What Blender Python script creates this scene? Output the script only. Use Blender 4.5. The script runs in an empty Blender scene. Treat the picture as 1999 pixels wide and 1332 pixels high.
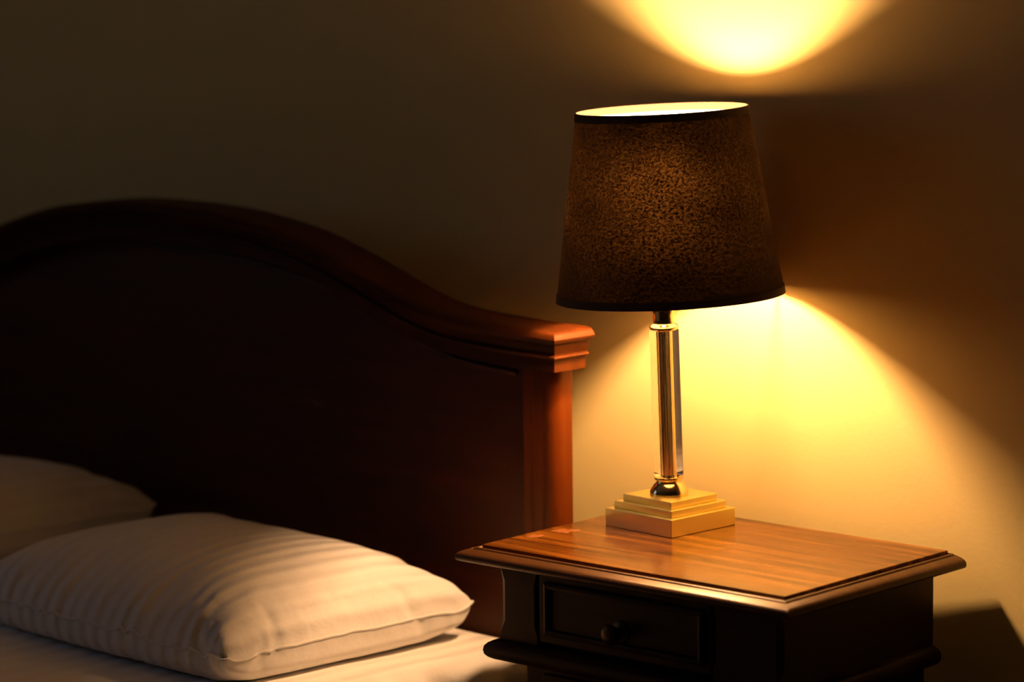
import bpy, bmesh, math, random
import numpy as np
from mathutils import Vector, Matrix

# ------------------------------------------------------------------ scene, camera, light
scene = bpy.context.scene
COL = scene.collection
ZT = 0.62                      # height of the nightstand top above the floor
scene.view_settings.view_transform = 'Standard'
scene.view_settings.look = 'None'
scene.view_settings.exposure = 0.0
scene.view_settings.gamma = 1.0
scene.view_settings.use_curve_mapping = False
scene.cycles.max_bounces = 12
scene.cycles.diffuse_bounces = 7
scene.cycles.glossy_bounces = 6
scene.cycles.transmission_bounces = 12
scene.cycles.caustics_reflective = True
scene.cycles.caustics_refractive = True
scene.cycles.blur_glossy = 0.5
scene.cycles.sample_clamp_indirect = 4.0
scene.cycles.use_denoising = True

def make_camera():
    yaw, pitch, roll = (math.radians(a) for a in (46.0225, 8.3873, 0.6792))
    fwd = Vector((-math.sin(yaw)*math.cos(pitch), math.cos(yaw)*math.cos(pitch), -math.sin(pitch)))
    right = Vector((math.cos(yaw), math.sin(yaw), 0))
    up = right.cross(fwd)
    R = right*math.cos(roll) - up*math.sin(roll)
    U = right*math.sin(roll) + up*math.cos(roll)
    cam = bpy.data.cameras.new('camera')
    cam.sensor_width = 36.0
    cam.lens = 6562.1304/1999.0*36.0
    cam.clip_start = 0.05
    cam.clip_end = 50
    cam.dof.use_dof = True
    cam.dof.focus_distance = 3.60
    cam.dof.aperture_fstop = 3.0
    o = bpy.data.objects.new('camera', cam)
    M = Matrix((R, U, -fwd)).transposed().to_4x4()
    M.translation = Vector((2.5162, -2.7914, 0.7492 + ZT))
    o.matrix_world = M
    COL.objects.link(o)
    scene.camera = o
make_camera()

world = bpy.data.worlds.new('dusk_sky')
scene.world = world
world.use_nodes = True
wb = world.node_tree.nodes['Background']
wb.inputs[0].default_value = (0.30, 0.38, 0.62, 1)
wb.inputs[1].default_value = 0.25

LAMP_COLOR = (1.0, 0.545, 0.255)
LAMP_STRENGTH = 1600.0

# ------------------------------------------------------------------ materials
def nmat(name):
    m = bpy.data.materials.new(name)
    m.use_nodes = True
    nt = m.node_tree
    b = nt.nodes['Principled BSDF']
    return m, nt, b

def N(nt, t, **kw):
    n = nt.nodes.new(t)
    for k, v in kw.items():
        if k in n.inputs.keys():
            n.inputs[k].default_value = v
        else:
            setattr(n, k, v)
    return n

def mapping(nt, scale=(1, 1, 1), rot=(0, 0, 0), coord='Object'):
    tc = N(nt, 'ShaderNodeTexCoord')
    mp = N(nt, 'ShaderNodeMapping')
    mp.inputs['Scale'].default_value = scale
    mp.inputs['Rotation'].default_value = rot
    nt.links.new(tc.outputs[coord], mp.inputs['Vector'])
    return mp.outputs['Vector']

def ramp(nt, fac, stops):
    r = N(nt, 'ShaderNodeValToRGB')
    e = r.color_ramp.elements
    while len(e) < len(stops):
        e.new(0.5)
    for k, (pos, c) in enumerate(stops):
        e[k].position = pos
        e[k].color = (*c, 1) if len(c) == 3 else c
    nt.links.new(fac, r.inputs['Fac'])
    return r.outputs['Color']

def bump(nt, b, height, strength=0.2, dist=0.001):
    n = N(nt, 'ShaderNodeBump')
    n.inputs['Strength'].default_value = strength
    n.inputs['Distance'].default_value = dist
    nt.links.new(height, n.inputs['Height'])
    nt.links.new(n.outputs['Normal'], b.inputs['Normal'])

def wood(name, dark, mid, light, scale=(3, 40, 40), rough=0.35, coat=0.3, rot=(0, 0, 0), spec=0.5):
    m, nt, b = nmat(name)
    v = mapping(nt, scale, rot)
    n1 = N(nt, 'ShaderNodeTexNoise'); n1.inputs['Scale'].default_value = 1.0
    n1.inputs['Detail'].default_value = 6; n1.inputs['Roughness'].default_value = 0.62
    n1.inputs['Distortion'].default_value = 0.6
    nt.links.new(v, n1.inputs['Vector'])
    c = ramp(nt, n1.outputs['Fac'], [(0.3, dark), (0.52, mid), (0.72, light)])
    nt.links.new(c, b.inputs['Base Color'])
    b.inputs['Roughness'].default_value = rough
    b.inputs['Coat Weight'].default_value = coat
    b.inputs['Coat Roughness'].default_value = 0.18
    b.inputs['Specular IOR Level'].default_value = spec
    b.inputs['Specular Tint'].default_value = (1.0, 0.70, 0.42, 1)      # amber varnish
    bump(nt, b, n1.outputs['Fac'], 0.12, 0.0006)
    return m

M = {}
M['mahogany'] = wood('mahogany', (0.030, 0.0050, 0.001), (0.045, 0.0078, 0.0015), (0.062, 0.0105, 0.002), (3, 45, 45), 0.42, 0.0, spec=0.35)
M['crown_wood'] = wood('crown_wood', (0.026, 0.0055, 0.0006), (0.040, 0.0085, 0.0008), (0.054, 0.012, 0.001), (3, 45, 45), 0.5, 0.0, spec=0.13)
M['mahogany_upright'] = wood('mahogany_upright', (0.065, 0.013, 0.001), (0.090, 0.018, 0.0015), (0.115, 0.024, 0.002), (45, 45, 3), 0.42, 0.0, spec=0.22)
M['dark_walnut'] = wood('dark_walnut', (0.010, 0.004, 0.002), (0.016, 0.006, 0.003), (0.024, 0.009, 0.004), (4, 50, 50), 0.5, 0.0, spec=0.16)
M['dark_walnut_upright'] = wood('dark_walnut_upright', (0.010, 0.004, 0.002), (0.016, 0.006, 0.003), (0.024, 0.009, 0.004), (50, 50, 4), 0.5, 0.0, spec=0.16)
M['moulding_walnut'] = wood('moulding_walnut', (0.035, 0.014, 0.004), (0.055, 0.022, 0.006), (0.08, 0.033, 0.010), (4, 50, 50), 0.36, 0.0, spec=0.36)

def top_wood():
    m, nt, b = nmat('worn_polished_top')
    v = mapping(nt, (3.0, 55, 55))
    n1 = N(nt, 'ShaderNodeTexNoise'); n1.inputs['Detail'].default_value = 7
    n1.inputs['Scale'].default_value = 1.0; n1.inputs['Roughness'].default_value = 0.65; n1.inputs['Distortion'].default_value = 0.4
    nt.links.new(v, n1.inputs['Vector'])
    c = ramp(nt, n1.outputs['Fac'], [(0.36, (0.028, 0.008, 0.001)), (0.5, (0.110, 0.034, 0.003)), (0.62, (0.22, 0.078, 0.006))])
    # worn blotches and scratches in the finish
    n2 = N(nt, 'ShaderNodeTexNoise'); n2.inputs['Scale'].default_value = 26; n2.inputs['Detail'].default_value = 6; n2.inputs['Roughness'].default_value = 0.7
    v2 = mapping(nt, (1, 2.0, 1))
    nt.links.new(v2, n2.inputs['Vector'])
    blot = ramp(nt, n2.outputs['Fac'], [(0.60, (0, 0, 0)), (0.66, (1, 1, 1))])
    # two bleached marks near the left edge, ragged outline
    tc = N(nt, 'ShaderNodeTexCoord')
    spots = None
    for (sx, sy, rr) in SPOTS:
        off = N(nt, 'ShaderNodeVectorMath'); off.operation = 'ADD'
        nz = N(nt, 'ShaderNodeTexNoise'); nz.inputs['Scale'].default_value = 70; nz.inputs['Detail'].default_value = 4
        nt.links.new(tc.outputs['Object'], nz.inputs['Vector'])
        sc_ = N(nt, 'ShaderNodeVectorMath'); sc_.operation = 'MULTIPLY_ADD'
        sc_.inputs[1].default_value = (0.03, 0.03, 0); sc_.inputs[2].default_value = (-0.015, -0.015, 0)
        nt.links.new(nz.outputs['Color'], sc_.inputs[0])
        nt.links.new(tc.outputs['Object'], off.inputs[0]); nt.links.new(sc_.outputs[0], off.inputs[1])
        d = N(nt, 'ShaderNodeVectorMath'); d.operation = 'DISTANCE'
        d.inputs[1].default_value = (sx, sy, 0)
        nt.links.new(off.outputs[0], d.inputs[0])
        mr = N(nt, 'ShaderNodeMapRange'); mr.inputs['From Min'].default_value = rr; mr.inputs['From Max'].default_value = rr*0.75
        nt.links.new(d.outputs['Value'], mr.inputs['Value'])
        if spots is None:
            spots = mr.outputs[0]
        else:
            mx = N(nt, 'ShaderNodeMath'); mx.operation = 'MAXIMUM'
            nt.links.new(spots, mx.inputs[0]); nt.links.new(mr.outputs[0], mx.inputs[1]); spots = mx.outputs[0]
    mix1 = N(nt, 'ShaderNodeMix', data_type='RGBA')
    mix1.inputs['Factor'].default_value = 0
    ml = N(nt, 'ShaderNodeMath'); ml.operation = 'MULTIPLY'; ml.inputs[1].default_value = 0.22
    nt.links.new(blot, ml.inputs[0]); nt.links.new(ml.outputs[0], mix1.inputs['Factor'])
    nt.links.new(c, mix1.inputs[6]); mix1.inputs[7].default_value = (0.30, 0.13, 0.02, 1)
    mix2 = N(nt, 'ShaderNodeMix', data_type='RGBA')
    ml2 = N(nt, 'ShaderNodeMath'); ml2.operation = 'MULTIPLY'; ml2.inputs[1].default_value = 0.7
    nt.links.new(spots, ml2.inputs[0]); nt.links.new(ml2.outputs[0], mix2.inputs['Factor'])
    nt.links.new(mix1.outputs[2], mix2.inputs[6]); mix2.inputs[7].default_value = (0.36, 0.14, 0.05, 1)
    nt.links.new(mix2.outputs[2], b.inputs['Base Color'])
    rr = N(nt, 'ShaderNodeMapRange'); rr.inputs['To Min'].default_value = 0.10; rr.inputs['To Max'].default_value = 0.34
    nt.links.new(n2.outputs['Fac'], rr.inputs['Value']); nt.links.new(rr.outputs[0], b.inputs['Roughness'])
    b.inputs['Specular IOR Level'].default_value = 0.30
    b.inputs['Specular Tint'].default_value = (1.0, 0.65, 0.30, 1)
    n3 = N(nt, 'ShaderNodeTexNoise'); n3.inputs['Scale'].default_value = 60; n3.inputs['Detail'].default_value = 4
    nt.links.new(v2, n3.inputs['Vector'])
    bump(nt, b, n3.outputs['Fac'], 0.16, 0.0007)
    return m
SPOTS = [(-0.0759, -0.1108, 0.010), (-0.0720, -0.0720, 0.013), (-0.0648, -0.0593, 0.009)]
M['top'] = top_wood()

def wall_paint(name, col, bs=0.25):
    m, nt, b = nmat(name)
    v = mapping(nt)
    n = N(nt, 'ShaderNodeTexNoise'); n.inputs['Scale'].default_value = 130; n.inputs['Detail'].default_value = 4
    nt.links.new(v, n.inputs['Vector'])
    b.inputs['Base Color'].default_value = (*col, 1)
    b.inputs['Roughness'].default_value = 0.75
    b.inputs['Specular IOR Level'].default_value = 0.2
    bump(nt, b, n.outputs['Fac'], bs, 0.0012)
    return m
M['wall'] = wall_paint('cream_wall_paint', (0.72, 0.585, 0.25))
M['room'] = wall_paint('tan_wall_paint', (0.42, 0.33, 0.20))
M['ceiling'] = wall_paint('white_ceiling_paint', (0.62, 0.58, 0.48), 0.1)
M['trim'] = wall_paint('white_gloss_trim', (0.75, 0.72, 0.66), 0.02)

def carpet():
    m, nt, b = nmat('brown_carpet')
    v = mapping(nt)
    n = N(nt, 'ShaderNodeTexNoise'); n.inputs['Scale'].default_value = 300; n.inputs['Detail'].default_value = 3
    nt.links.new(v, n.inputs['Vector'])
    c = ramp(nt, n.outputs['Fac'], [(0.3, (0.10, 0.06, 0.035)), (0.7, (0.20, 0.13, 0.08))])
    nt.links.new(c, b.inputs['Base Color']); b.inputs['Roughness'].default_value = 0.95
    bump(nt, b, n.outputs['Fac'], 0.5, 0.004)
    return m
M['carpet'] = carpet()

def linen(name, col, nstripe, coord='UV', gain=1.0):
    """white sateen with a woven stripe running along v"""
    m, nt, b = nmat(name)
    tc = N(nt, 'ShaderNodeTexCoord')
    sep = N(nt, 'ShaderNodeSeparateXYZ'); nt.links.new(tc.outputs[coord], sep.inputs[0])
    mu = N(nt, 'ShaderNodeMath'); mu.operation = 'MULTIPLY'; mu.inputs[1].default_value = nstripe*2*math.pi
    nt.links.new(sep.outputs['X'], mu.inputs[0])
    si = N(nt, 'ShaderNodeMath'); si.operation = 'SINE'; nt.links.new(mu.outputs[0], si.inputs[0])
    mr = N(nt, 'ShaderNodeMapRange'); mr.interpolation_type = 'SMOOTHSTEP'
    mr.inputs['From Min'].default_value = -0.35; mr.inputs['From Max'].default_value = 0.35
    nt.links.new(si.outputs[0], mr.inputs['Value'])
    mx = N(nt, 'ShaderNodeMix', data_type='RGBA')
    mx.inputs[6].default_value = (*[c*0.965 for c in col], 1); mx.inputs[7].default_value = (*col, 1)
    nt.links.new(mr.outputs[0], mx.inputs['Factor'])
    nt.links.new(mx.outputs[2], b.inputs['Base Color'])
    b.inputs['Roughness'].default_value = 0.7
    b.inputs['Specular IOR Level'].default_value = 0.25
    b.inputs['Sheen Weight'].default_value = 0.15
    v = mapping(nt)
    n = N(nt, 'ShaderNodeTexNoise'); n.inputs['Scale'].default_value = 22; n.inputs['Detail'].default_value = 4
    nt.links.new(v, n.inputs['Vector'])
    ad = N(nt, 'ShaderNodeMath'); ad.operation = 'MULTIPLY_ADD'; ad.inputs[1].default_value = 0.70*gain
    sm_ = N(nt, 'ShaderNodeMapRange'); sm_.inputs['From Min'].default_value = -1; sm_.inputs['From Max'].default_value = 1
    nt.links.new(si.outputs[0], sm_.inputs['Value']); nt.links.new(sm_.outputs[0], ad.inputs[0]); nt.links.new(n.outputs['Fac'], ad.inputs[2])
    bump(nt, b, ad.outputs[0], 0.75, 0.0045)
    return m
M['pillow'] = linen('striped_pillow_sateen', (0.72, 0.70, 0.68), 22)
M['sheet'] = linen('striped_sheet_sateen', (0.84, 0.81, 0.77), 1/0.036, 'Object')
M['plain_linen'] = linen('plain_mattress_ticking', (0.75, 0.72, 0.68), 3)

def metal(name, col, rough, noise=0.0, aniso=0.0):
    m, nt, b = nmat(name)
    b.inputs['Base Color'].default_value = (*col, 1)
    b.inputs['Metallic'].default_value = 1.0
    b.inputs['Roughness'].default_value = rough
    if noise:
        v = mapping(nt, (30, 30, 600))
        n = N(nt, 'ShaderNodeTexNoise'); n.inputs['Scale'].default_value = 1.0; n.inputs['Detail'].default_value = 3
        nt.links.new(v, n.inputs['Vector'])
        mr = N(nt, 'ShaderNodeMapRange'); mr.inputs['To Min'].default_value = rough-noise; mr.inputs['To Max'].default_value = rough+noise
        nt.links.new(n.outputs['Fac'], mr.inputs['Value']); nt.links.new(mr.outputs[0], b.inputs['Roughness'])
    return m
M['satin_brass'] = metal('satin_brass', (0.84, 0.70, 0.24), 0.34, 0.06)
M['polished_brass'] = metal('polished_brass', (0.88, 0.70, 0.36), 0.10, 0.02)
M['steel_wire'] = metal('painted_steel_wire', (0.7, 0.68, 0.62), 0.4, 0.05)
M['old_brass'] = metal('aged_brass', (0.05, 0.03, 0.015), 0.42, 0.08)

def glass():
    m, nt, b = nmat('clear_crystal')
    b.inputs['Base Color'].default_value = (1.0, 0.985, 0.95, 1)
    b.inputs['Roughness'].default_value = 0.0
    b.inputs['IOR'].default_value = 1.49
    b.inputs['Transmission Weight'].default_value = 1.0
    # faint surface waviness of cast crystal
    v = mapping(nt, (20, 20, 8))
    n = N(nt, 'ShaderNodeTexNoise'); n.inputs['Scale'].default_value = 1.0
    nt.links.new(v, n.inputs['Vector'])
    bump(nt, b, n.outputs['Fac'], 0.02, 0.0005)
    return m
M['crystal'] = glass()

def bulb_mat():
    m, nt, b = nmat('glowing_frosted_bulb')
    b.inputs['Base Color'].default_value = (0.9, 0.88, 0.8, 1)
    b.inputs['Emission Color'].default_value = (*LAMP_COLOR, 1)
    b.inputs['Emission Strength'].default_value = LAMP_STRENGTH
    return m
M['bulb'] = bulb_mat()

def shade_mat():
    """dark woven cloth outside, pale liner inside; the loose weave lets lamp light through"""
    m = bpy.data.materials.new('dark_woven_shade_cloth')
    m.use_nodes = True
    nt = m.node_tree
    nt.nodes.clear()
    out = N(nt, 'ShaderNodeOutputMaterial')
    geo = N(nt, 'ShaderNodeNewGeometry')
    tc = N(nt, 'ShaderNodeTexCoord')
    mp = N(nt, 'ShaderNodeMapping'); mp.inputs['Scale'].default_value = (230, 95, 1)
    nt.links.new(tc.outputs['UV'], mp.inputs['Vector'])
    n1 = N(nt, 'ShaderNodeTexNoise'); n1.inputs['Scale'].default_value = 1.0; n1.inputs['Detail'].default_value = 3; n1.inputs['Distortion'].default_value = 0.9
    nt.links.new(mp.outputs[0], n1.inputs['Vector'])
    mp2 = N(nt, 'ShaderNodeMapping'); mp2.inputs['Scale'].default_value = (11, 5, 1)
    nt.links.new(tc.outputs['UV'], mp2.inputs['Vector'])
    n2 = N(nt, 'ShaderNodeTexNoise'); n2.inputs['Scale'].default_value = 1.0; n2.inputs['Detail'].default_value = 3
    nt.links.new(mp2.outputs[0], n2.inputs['Vector'])
    r1 = ramp(nt, n1.outputs['Fac'], [(0.42, (0.06, 0.06, 0.06)), (0.64, (1, 1, 1))])
    r2 = ramp(nt, n2.outputs['Fac'], [(0.35, (0.55, 0.55, 0.55)), (0.65, (1.0, 1.0, 1.0))])
    mul = N(nt, 'ShaderNodeMix', data_type='RGBA'); mul.blend_type = 'MULTIPLY'; mul.inputs['Factor'].default_value = 1
    nt.links.new(r1, mul.inputs[6]); nt.links.new(r2, mul.inputs[7])
    tint = N(nt, 'ShaderNodeMix', data_type='RGBA'); tint.blend_type = 'MULTIPLY'; tint.inputs['Factor'].default_value = 1
    nt.links.new(mul.outputs[2], tint.inputs[6]); tint.inputs[7].default_value = (SHADE_T[0], SHADE_T[1], SHADE_T[2], 1)
    dif = N(nt, 'ShaderNodeBsdfDiffuse'); dif.inputs['Color'].default_value = (0.035, 0.024, 0.016, 1)
    tr = N(nt, 'ShaderNodeBsdfRefraction'); tr.inputs['IOR'].default_value = 1.6; tr.inputs['Roughness'].default_value = 1.0
    nt.links.new(tint.outputs[2], tr.inputs['Color'])
    ts = N(nt, 'ShaderNodeBsdfTranslucent')
    t3 = N(nt, 'ShaderNodeMix', data_type='RGBA'); t3.blend_type = 'MULTIPLY'; t3.inputs['Factor'].default_value = 1
    nt.links.new(tint.outputs[2], t3.inputs[6]); t3.inputs[7].default_value = (1.3, 1.3, 1.3, 1)
    nt.links.new(t3.outputs[2], ts.inputs['Color'])
    a0 = N(nt, 'ShaderNodeAddShader'); nt.links.new(tr.outputs[0], a0.inputs[0]); nt.links.new(ts.outputs[0], a0.inputs[1])
    a1 = N(nt, 'ShaderNodeAddShader'); nt.links.new(dif.outputs[0], a1.inputs[0]); nt.links.new(a0.outputs[0], a1.inputs[1])
    inn = N(nt, 'ShaderNodeBsdfPrincipled'); inn.inputs['Base Color'].default_value = (0.94, 0.84, 0.62, 1)
    inn.inputs['Roughness'].default_value = 0.45; inn.inputs['Specular IOR Level'].default_value = 0.8
    mix = N(nt, 'ShaderNodeMixShader')
    nt.links.new(geo.outputs['Backfacing'], mix.inputs[0])
    nt.links.new(a1.outputs[0], mix.inputs[1]); nt.links.new(inn.outputs[0], mix.inputs[2])
    nt.links.new(mix.outputs[0], out.inputs[0])
    return m
SHADE_T = (0.00045, 0.00021, 0.00005)
M['shade'] = shade_mat()

def simple(name, col, rough=0.8, spec=0.3):
    m, nt, b = nmat(name)
    v = mapping(nt)
    n = N(nt, 'ShaderNodeTexNoise'); n.inputs['Scale'].default_value = 400
    nt.links.new(v, n.inputs['Vector'])
    c = ramp(nt, n.outputs['Fac'], [(0.3, tuple(x*0.8 for x in col)), (0.7, col)])
    nt.links.new(c, b.inputs['Base Color'])
    b.inputs['Roughness'].default_value = rough; b.inputs['Specular IOR Level'].default_value = spec
    return m
M['shade_trim'] = simple('black_shade_binding', (0.05, 0.028, 0.016))
M['plastic'] = simple('ivory_socket_plastic', (0.7, 0.62, 0.45), 0.4)
M['black_cord'] = simple('black_cord_rubber', (0.02, 0.018, 0.016), 0.5)

# ------------------------------------------------------------------ helpers
def tag(o, label=None, cat=None, group=None, kind=None):
    if label: o['label'] = label
    if cat: o['category'] = cat
    if group: o['group'] = group
    if kind: o['kind'] = kind
    return o

def empty(name, loc, rz=0.0):
    o = bpy.data.objects.new(name, None)
    o.empty_display_size = 0.1
    o.location = loc; o.rotation_euler = (0, 0, rz)
    COL.objects.link(o)
    return o

def obj(name, bm, mat, parent=None, smooth=False, bevel=0.0, seg=2, loc=None, angle=35):
    bmesh.ops.recalc_face_normals(bm, faces=bm.faces)
    me = bpy.data.meshes.new(name)
    bm.to_mesh(me); bm.free()
    me.materials.append(mat)
    if smooth:
        me.polygons.foreach_set('use_smooth', [True]*len(me.polygons))
    o = bpy.data.objects.new(name, me)
    COL.objects.link(o)
    if parent: o.parent = parent
    if loc: o.location = loc
    if bevel:
        md = o.modifiers.new('bevel', 'BEVEL'); md.width = bevel; md.segments = seg
        md.limit_method = 'ANGLE'; md.angle_limit = math.radians(angle)
        md.harden_normals = False
    return o

def soft_normals():
    for o in scene.objects:
        if o.type == 'MESH' and any(m.type == 'EDGE_SPLIT' for m in o.modifiers):
            wn = o.modifiers.new('weighted', 'WEIGHTED_NORMAL'); wn.weight = 80; wn.keep_sharp = True

def box_bm(bm, a, b):
    vs = [bm.verts.new((x, y, z)) for x in (a[0], b[0]) for y in (a[1], b[1]) for z in (a[2], b[2])]
    for f in ((0, 1, 3, 2), (4, 6, 7, 5), (0, 4, 5, 1), (2, 3, 7, 6), (0, 2, 6, 4), (1, 5, 7, 3)):
        bm.faces.new([vs[i] for i in f])
    return bm

def box(name, a, b, mat, parent=None, bevel=0.0, seg=2):
    return obj(name, box_bm(bmesh.new(), a, b), mat, parent, bevel=bevel, seg=seg)

def prism_xy(bm, pts, z0, z1):
    lo = [bm.verts.new((x, y, z0)) for x, y in pts]; hi = [bm.verts.new((x, y, z1)) for x, y in pts]
    n = len(pts)
    for i in range(n):
        bm.faces.new((lo[i], lo[(i+1) % n], hi[(i+1) % n], hi[i]))
    bm.faces.new(lo[::-1]); bm.faces.new(hi)
    return bm

def lathe(bm, prof, n=64, c=(0, 0), close=True):
    rings = []
    for r, z in prof:
        rings.append([bm.verts.new((c[0]+r*math.cos(2*math.pi*k/n), c[1]+r*math.sin(2*math.pi*k/n), z)) for k in range(n)])
    for a, b in zip(rings, rings[1:]):
        for k in range(n):
            bm.faces.new((a[k], a[(k+1) % n], b[(k+1) % n], b[k]))
    if close:
        bm.faces.new(rings[0][::-1]); bm.faces.new(rings[-1])
    return bm

def tube(bm, pts, r, n=8, closed=False):
    rings = []
    m = len(pts)
    for i, p in enumerate(pts):
        p = Vector(p)
        a = Vector(pts[(i-1) % m if closed else max(i-1, 0)]); b = Vector(pts[(i+1) % m if closed else min(i+1, m-1)])
        t = (b-a).normalized()
        u = t.cross(Vector((0, 0, 1)))
        if u.length < 1e-4: u = t.cross(Vector((1, 0, 0)))
        u.normalize(); w = t.cross(u)
        rings.append([bm.verts.new(p + (u*math.cos(2*math.pi*k/n) + w*math.sin(2*math.pi*k/n))*r) for k in range(n)])
    pr = list(zip(rings, rings[1:])) + ([(rings[-1], rings[0])] if closed else [])
    for a, b in pr:
        for k in range(n):
            bm.faces.new((a[k], a[(k+1) % n], b[(k+1) % n], b[k]))
    if not closed:
        bm.faces.new(rings[0][::-1]); bm.faces.new(rings[-1])
    return bm

def sweep_rect(bm, prof, x0, x1, y0, y1, back=1.0):
    """profile (out, z) carried round a rectangle with mitred corners"""
    rings = []
    for e, z in prof:
        rings.append([bm.verts.new(p) for p in ((x0-e, y0-e, z), (x1+e, y0-e, z), (x1+e, y1+(e*back if e > 0 else e), z), (x0-e, y1+(e*back if e > 0 else e), z))])
    for a, b in zip(rings, rings[1:]):
        for k in range(4):
            bm.faces.new((a[k], a[(k+1) % 4], b[(k+1) % 4], b[k]))
    bm.faces.new(rings[0][::-1]); bm.faces.new(rings[-1])
    return bm

# ------------------------------------------------------------------ the room
RX0, RX1, RY0, RY1, RH = -2.7, 3.4, -4.3, 0.0, 2.55
def struct(o):
    o['kind'] = 'structure'
    return o
struct(box('floor', (RX0-0.1, RY0-0.1, -0.1), (RX1+0.1, RY1+0.1, 0.0), M['carpet']))
struct(box('ceiling', (RX0-0.1, RY0-0.1, RH), (RX1+0.1, RY1+0.1, RH+0.1), M['ceiling']))
struct(box('wall_back', (RX0-0.1, RY1, 0), (RX1+0.1, RY1+0.1, RH), M['wall']))
struct(box('wall_right', (RX1, RY0, 0), (RX1+0.1, RY1, RH), M['room']))
struct(box('wall_front', (RX0-0.1, RY0-0.1, 0), (RX1+0.1, RY0, RH), M['room']))
# left wall with a window opening
WY0, WY1, WZ0, WZ1 = -2.9, -1.5, 0.95, 2.15
bm = bmesh.new()
box_bm(bm, (RX0-0.1, RY0, 0), (RX0, WY0, RH)); box_bm(bm, (RX0-0.1, WY1, 0), (RX0, RY1, RH))
box_bm(bm, (RX0-0.1, WY0, 0), (RX0, WY1, WZ0)); box_bm(bm, (RX0-0.1, WY0, WZ1), (RX0, WY1, RH))
struct(obj('wall_left', bm, M['wall']))
win = struct(empty('window_1', (RX0-0.05, (WY0+WY1)/2, WZ0)))
bm = bmesh.new()
hw, hh, fr = (WY1-WY0)/2, WZ1-WZ0, 0.05
for a, b in (((-0.03, -hw, 0), (0.03, -hw+fr, hh)), ((-0.03, hw-fr, 0), (0.03, hw, hh)), ((-0.03, -hw+fr, 0), (0.03, hw-fr, fr)),
             ((-0.03, -hw+fr, hh-fr), (0.03, hw-fr, hh)), ((-0.02, -0.025, fr), (0.02, 0.025, hh-fr))):
    box_bm(bm, a, b)
obj('window_frame', bm, M['trim'], win, bevel=0.003)
box('window_sill', (0.04, -hw-0.05, -0.03), (0.20, hw+0.05, 0.0), M['trim'], win, bevel=0.006)
# dusk daylight coming through the window
la = bpy.data.lights.new('window_daylight', 'AREA')
la.shape = 'RECTANGLE'; la.size = 1.3; la.size_y = 1.1; la.color = (0.62, 0.74, 1.0); la.energy = 3.0
lo = bpy.data.objects.new('window_daylight', la)
lo.location = (RX0-0.14, (WY0+WY1)/2, (WZ0+WZ1)/2); lo.rotation_euler = (0, math.radians(-90), 0)
COL.objects.link(lo)
# skirting boards
def skirting(name, a, b):
    struct(box(name, a, b, M['trim'], bevel=0.004))
skirting('baseboard_back', (RX0, RY1-0.015, 0), (RX1, RY1, 0.09))
skirting('baseboard_front', (RX0, RY0, 0), (RX1, RY0+0.015, 0.09))
skirting('baseboard_left', (RX0, RY0+0.015, 0), (RX0+0.015, RY1-0.015, 0.09))
skirting('baseboard_right', (RX1-0.015, RY0+0.015, 0), (RX1, RY1-0.015, 0.09))

# ------------------------------------------------------------------ bed with arched headboard
HC, HW, HT = -0.8058, 0.6609, 0.0270        # centre, half width, thickness
GAP = 0.130                              # the bed stands a hand's breadth off the wall
KN = [(0.0000, 0.3081), (0.0960, 0.3061), (0.1727, 0.2991), (0.2494, 0.2871), (0.3165, 0.2703), (0.3837, 0.2496), (0.4317, 0.2341), (0.4797, 0.2224), (0.5276, 0.2166), (0.5852, 0.2144), (0.6609, 0.2133)]
def arch(u):
    u = abs(u)
    if u >= KN[-1][0]: return KN[-1][1]
    i = max(k for k in range(len(KN)-1) if KN[k][0] <= u)
    def sl(k):
        if k <= 0: return 0.0
        if k >= len(KN)-1: return 0.0
        return (KN[k+1][1]-KN[k-1][1])/(KN[k+1][0]-KN[k-1][0])
    a, b = KN[i], KN[i+1]
    h = b[0]-a[0]; t = (u-a[0])/h
    return ((2*t**3-3*t**2+1)*a[1] + (t**3-2*t**2+t)*h*sl(i) + (-2*t**3+3*t**2)*b[1] + (t**3-t**2)*h*sl(i+1))

bed = empty('bed', (HC, -1.0, 0))
tag(bed, 'dark mahogany double bed with a tall arched headboard against the wall', 'bed')
head = empty('headboard', (0, 1.0, ZT)); head.parent = bed        # local frame: wall plane, nightstand-top height
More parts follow.
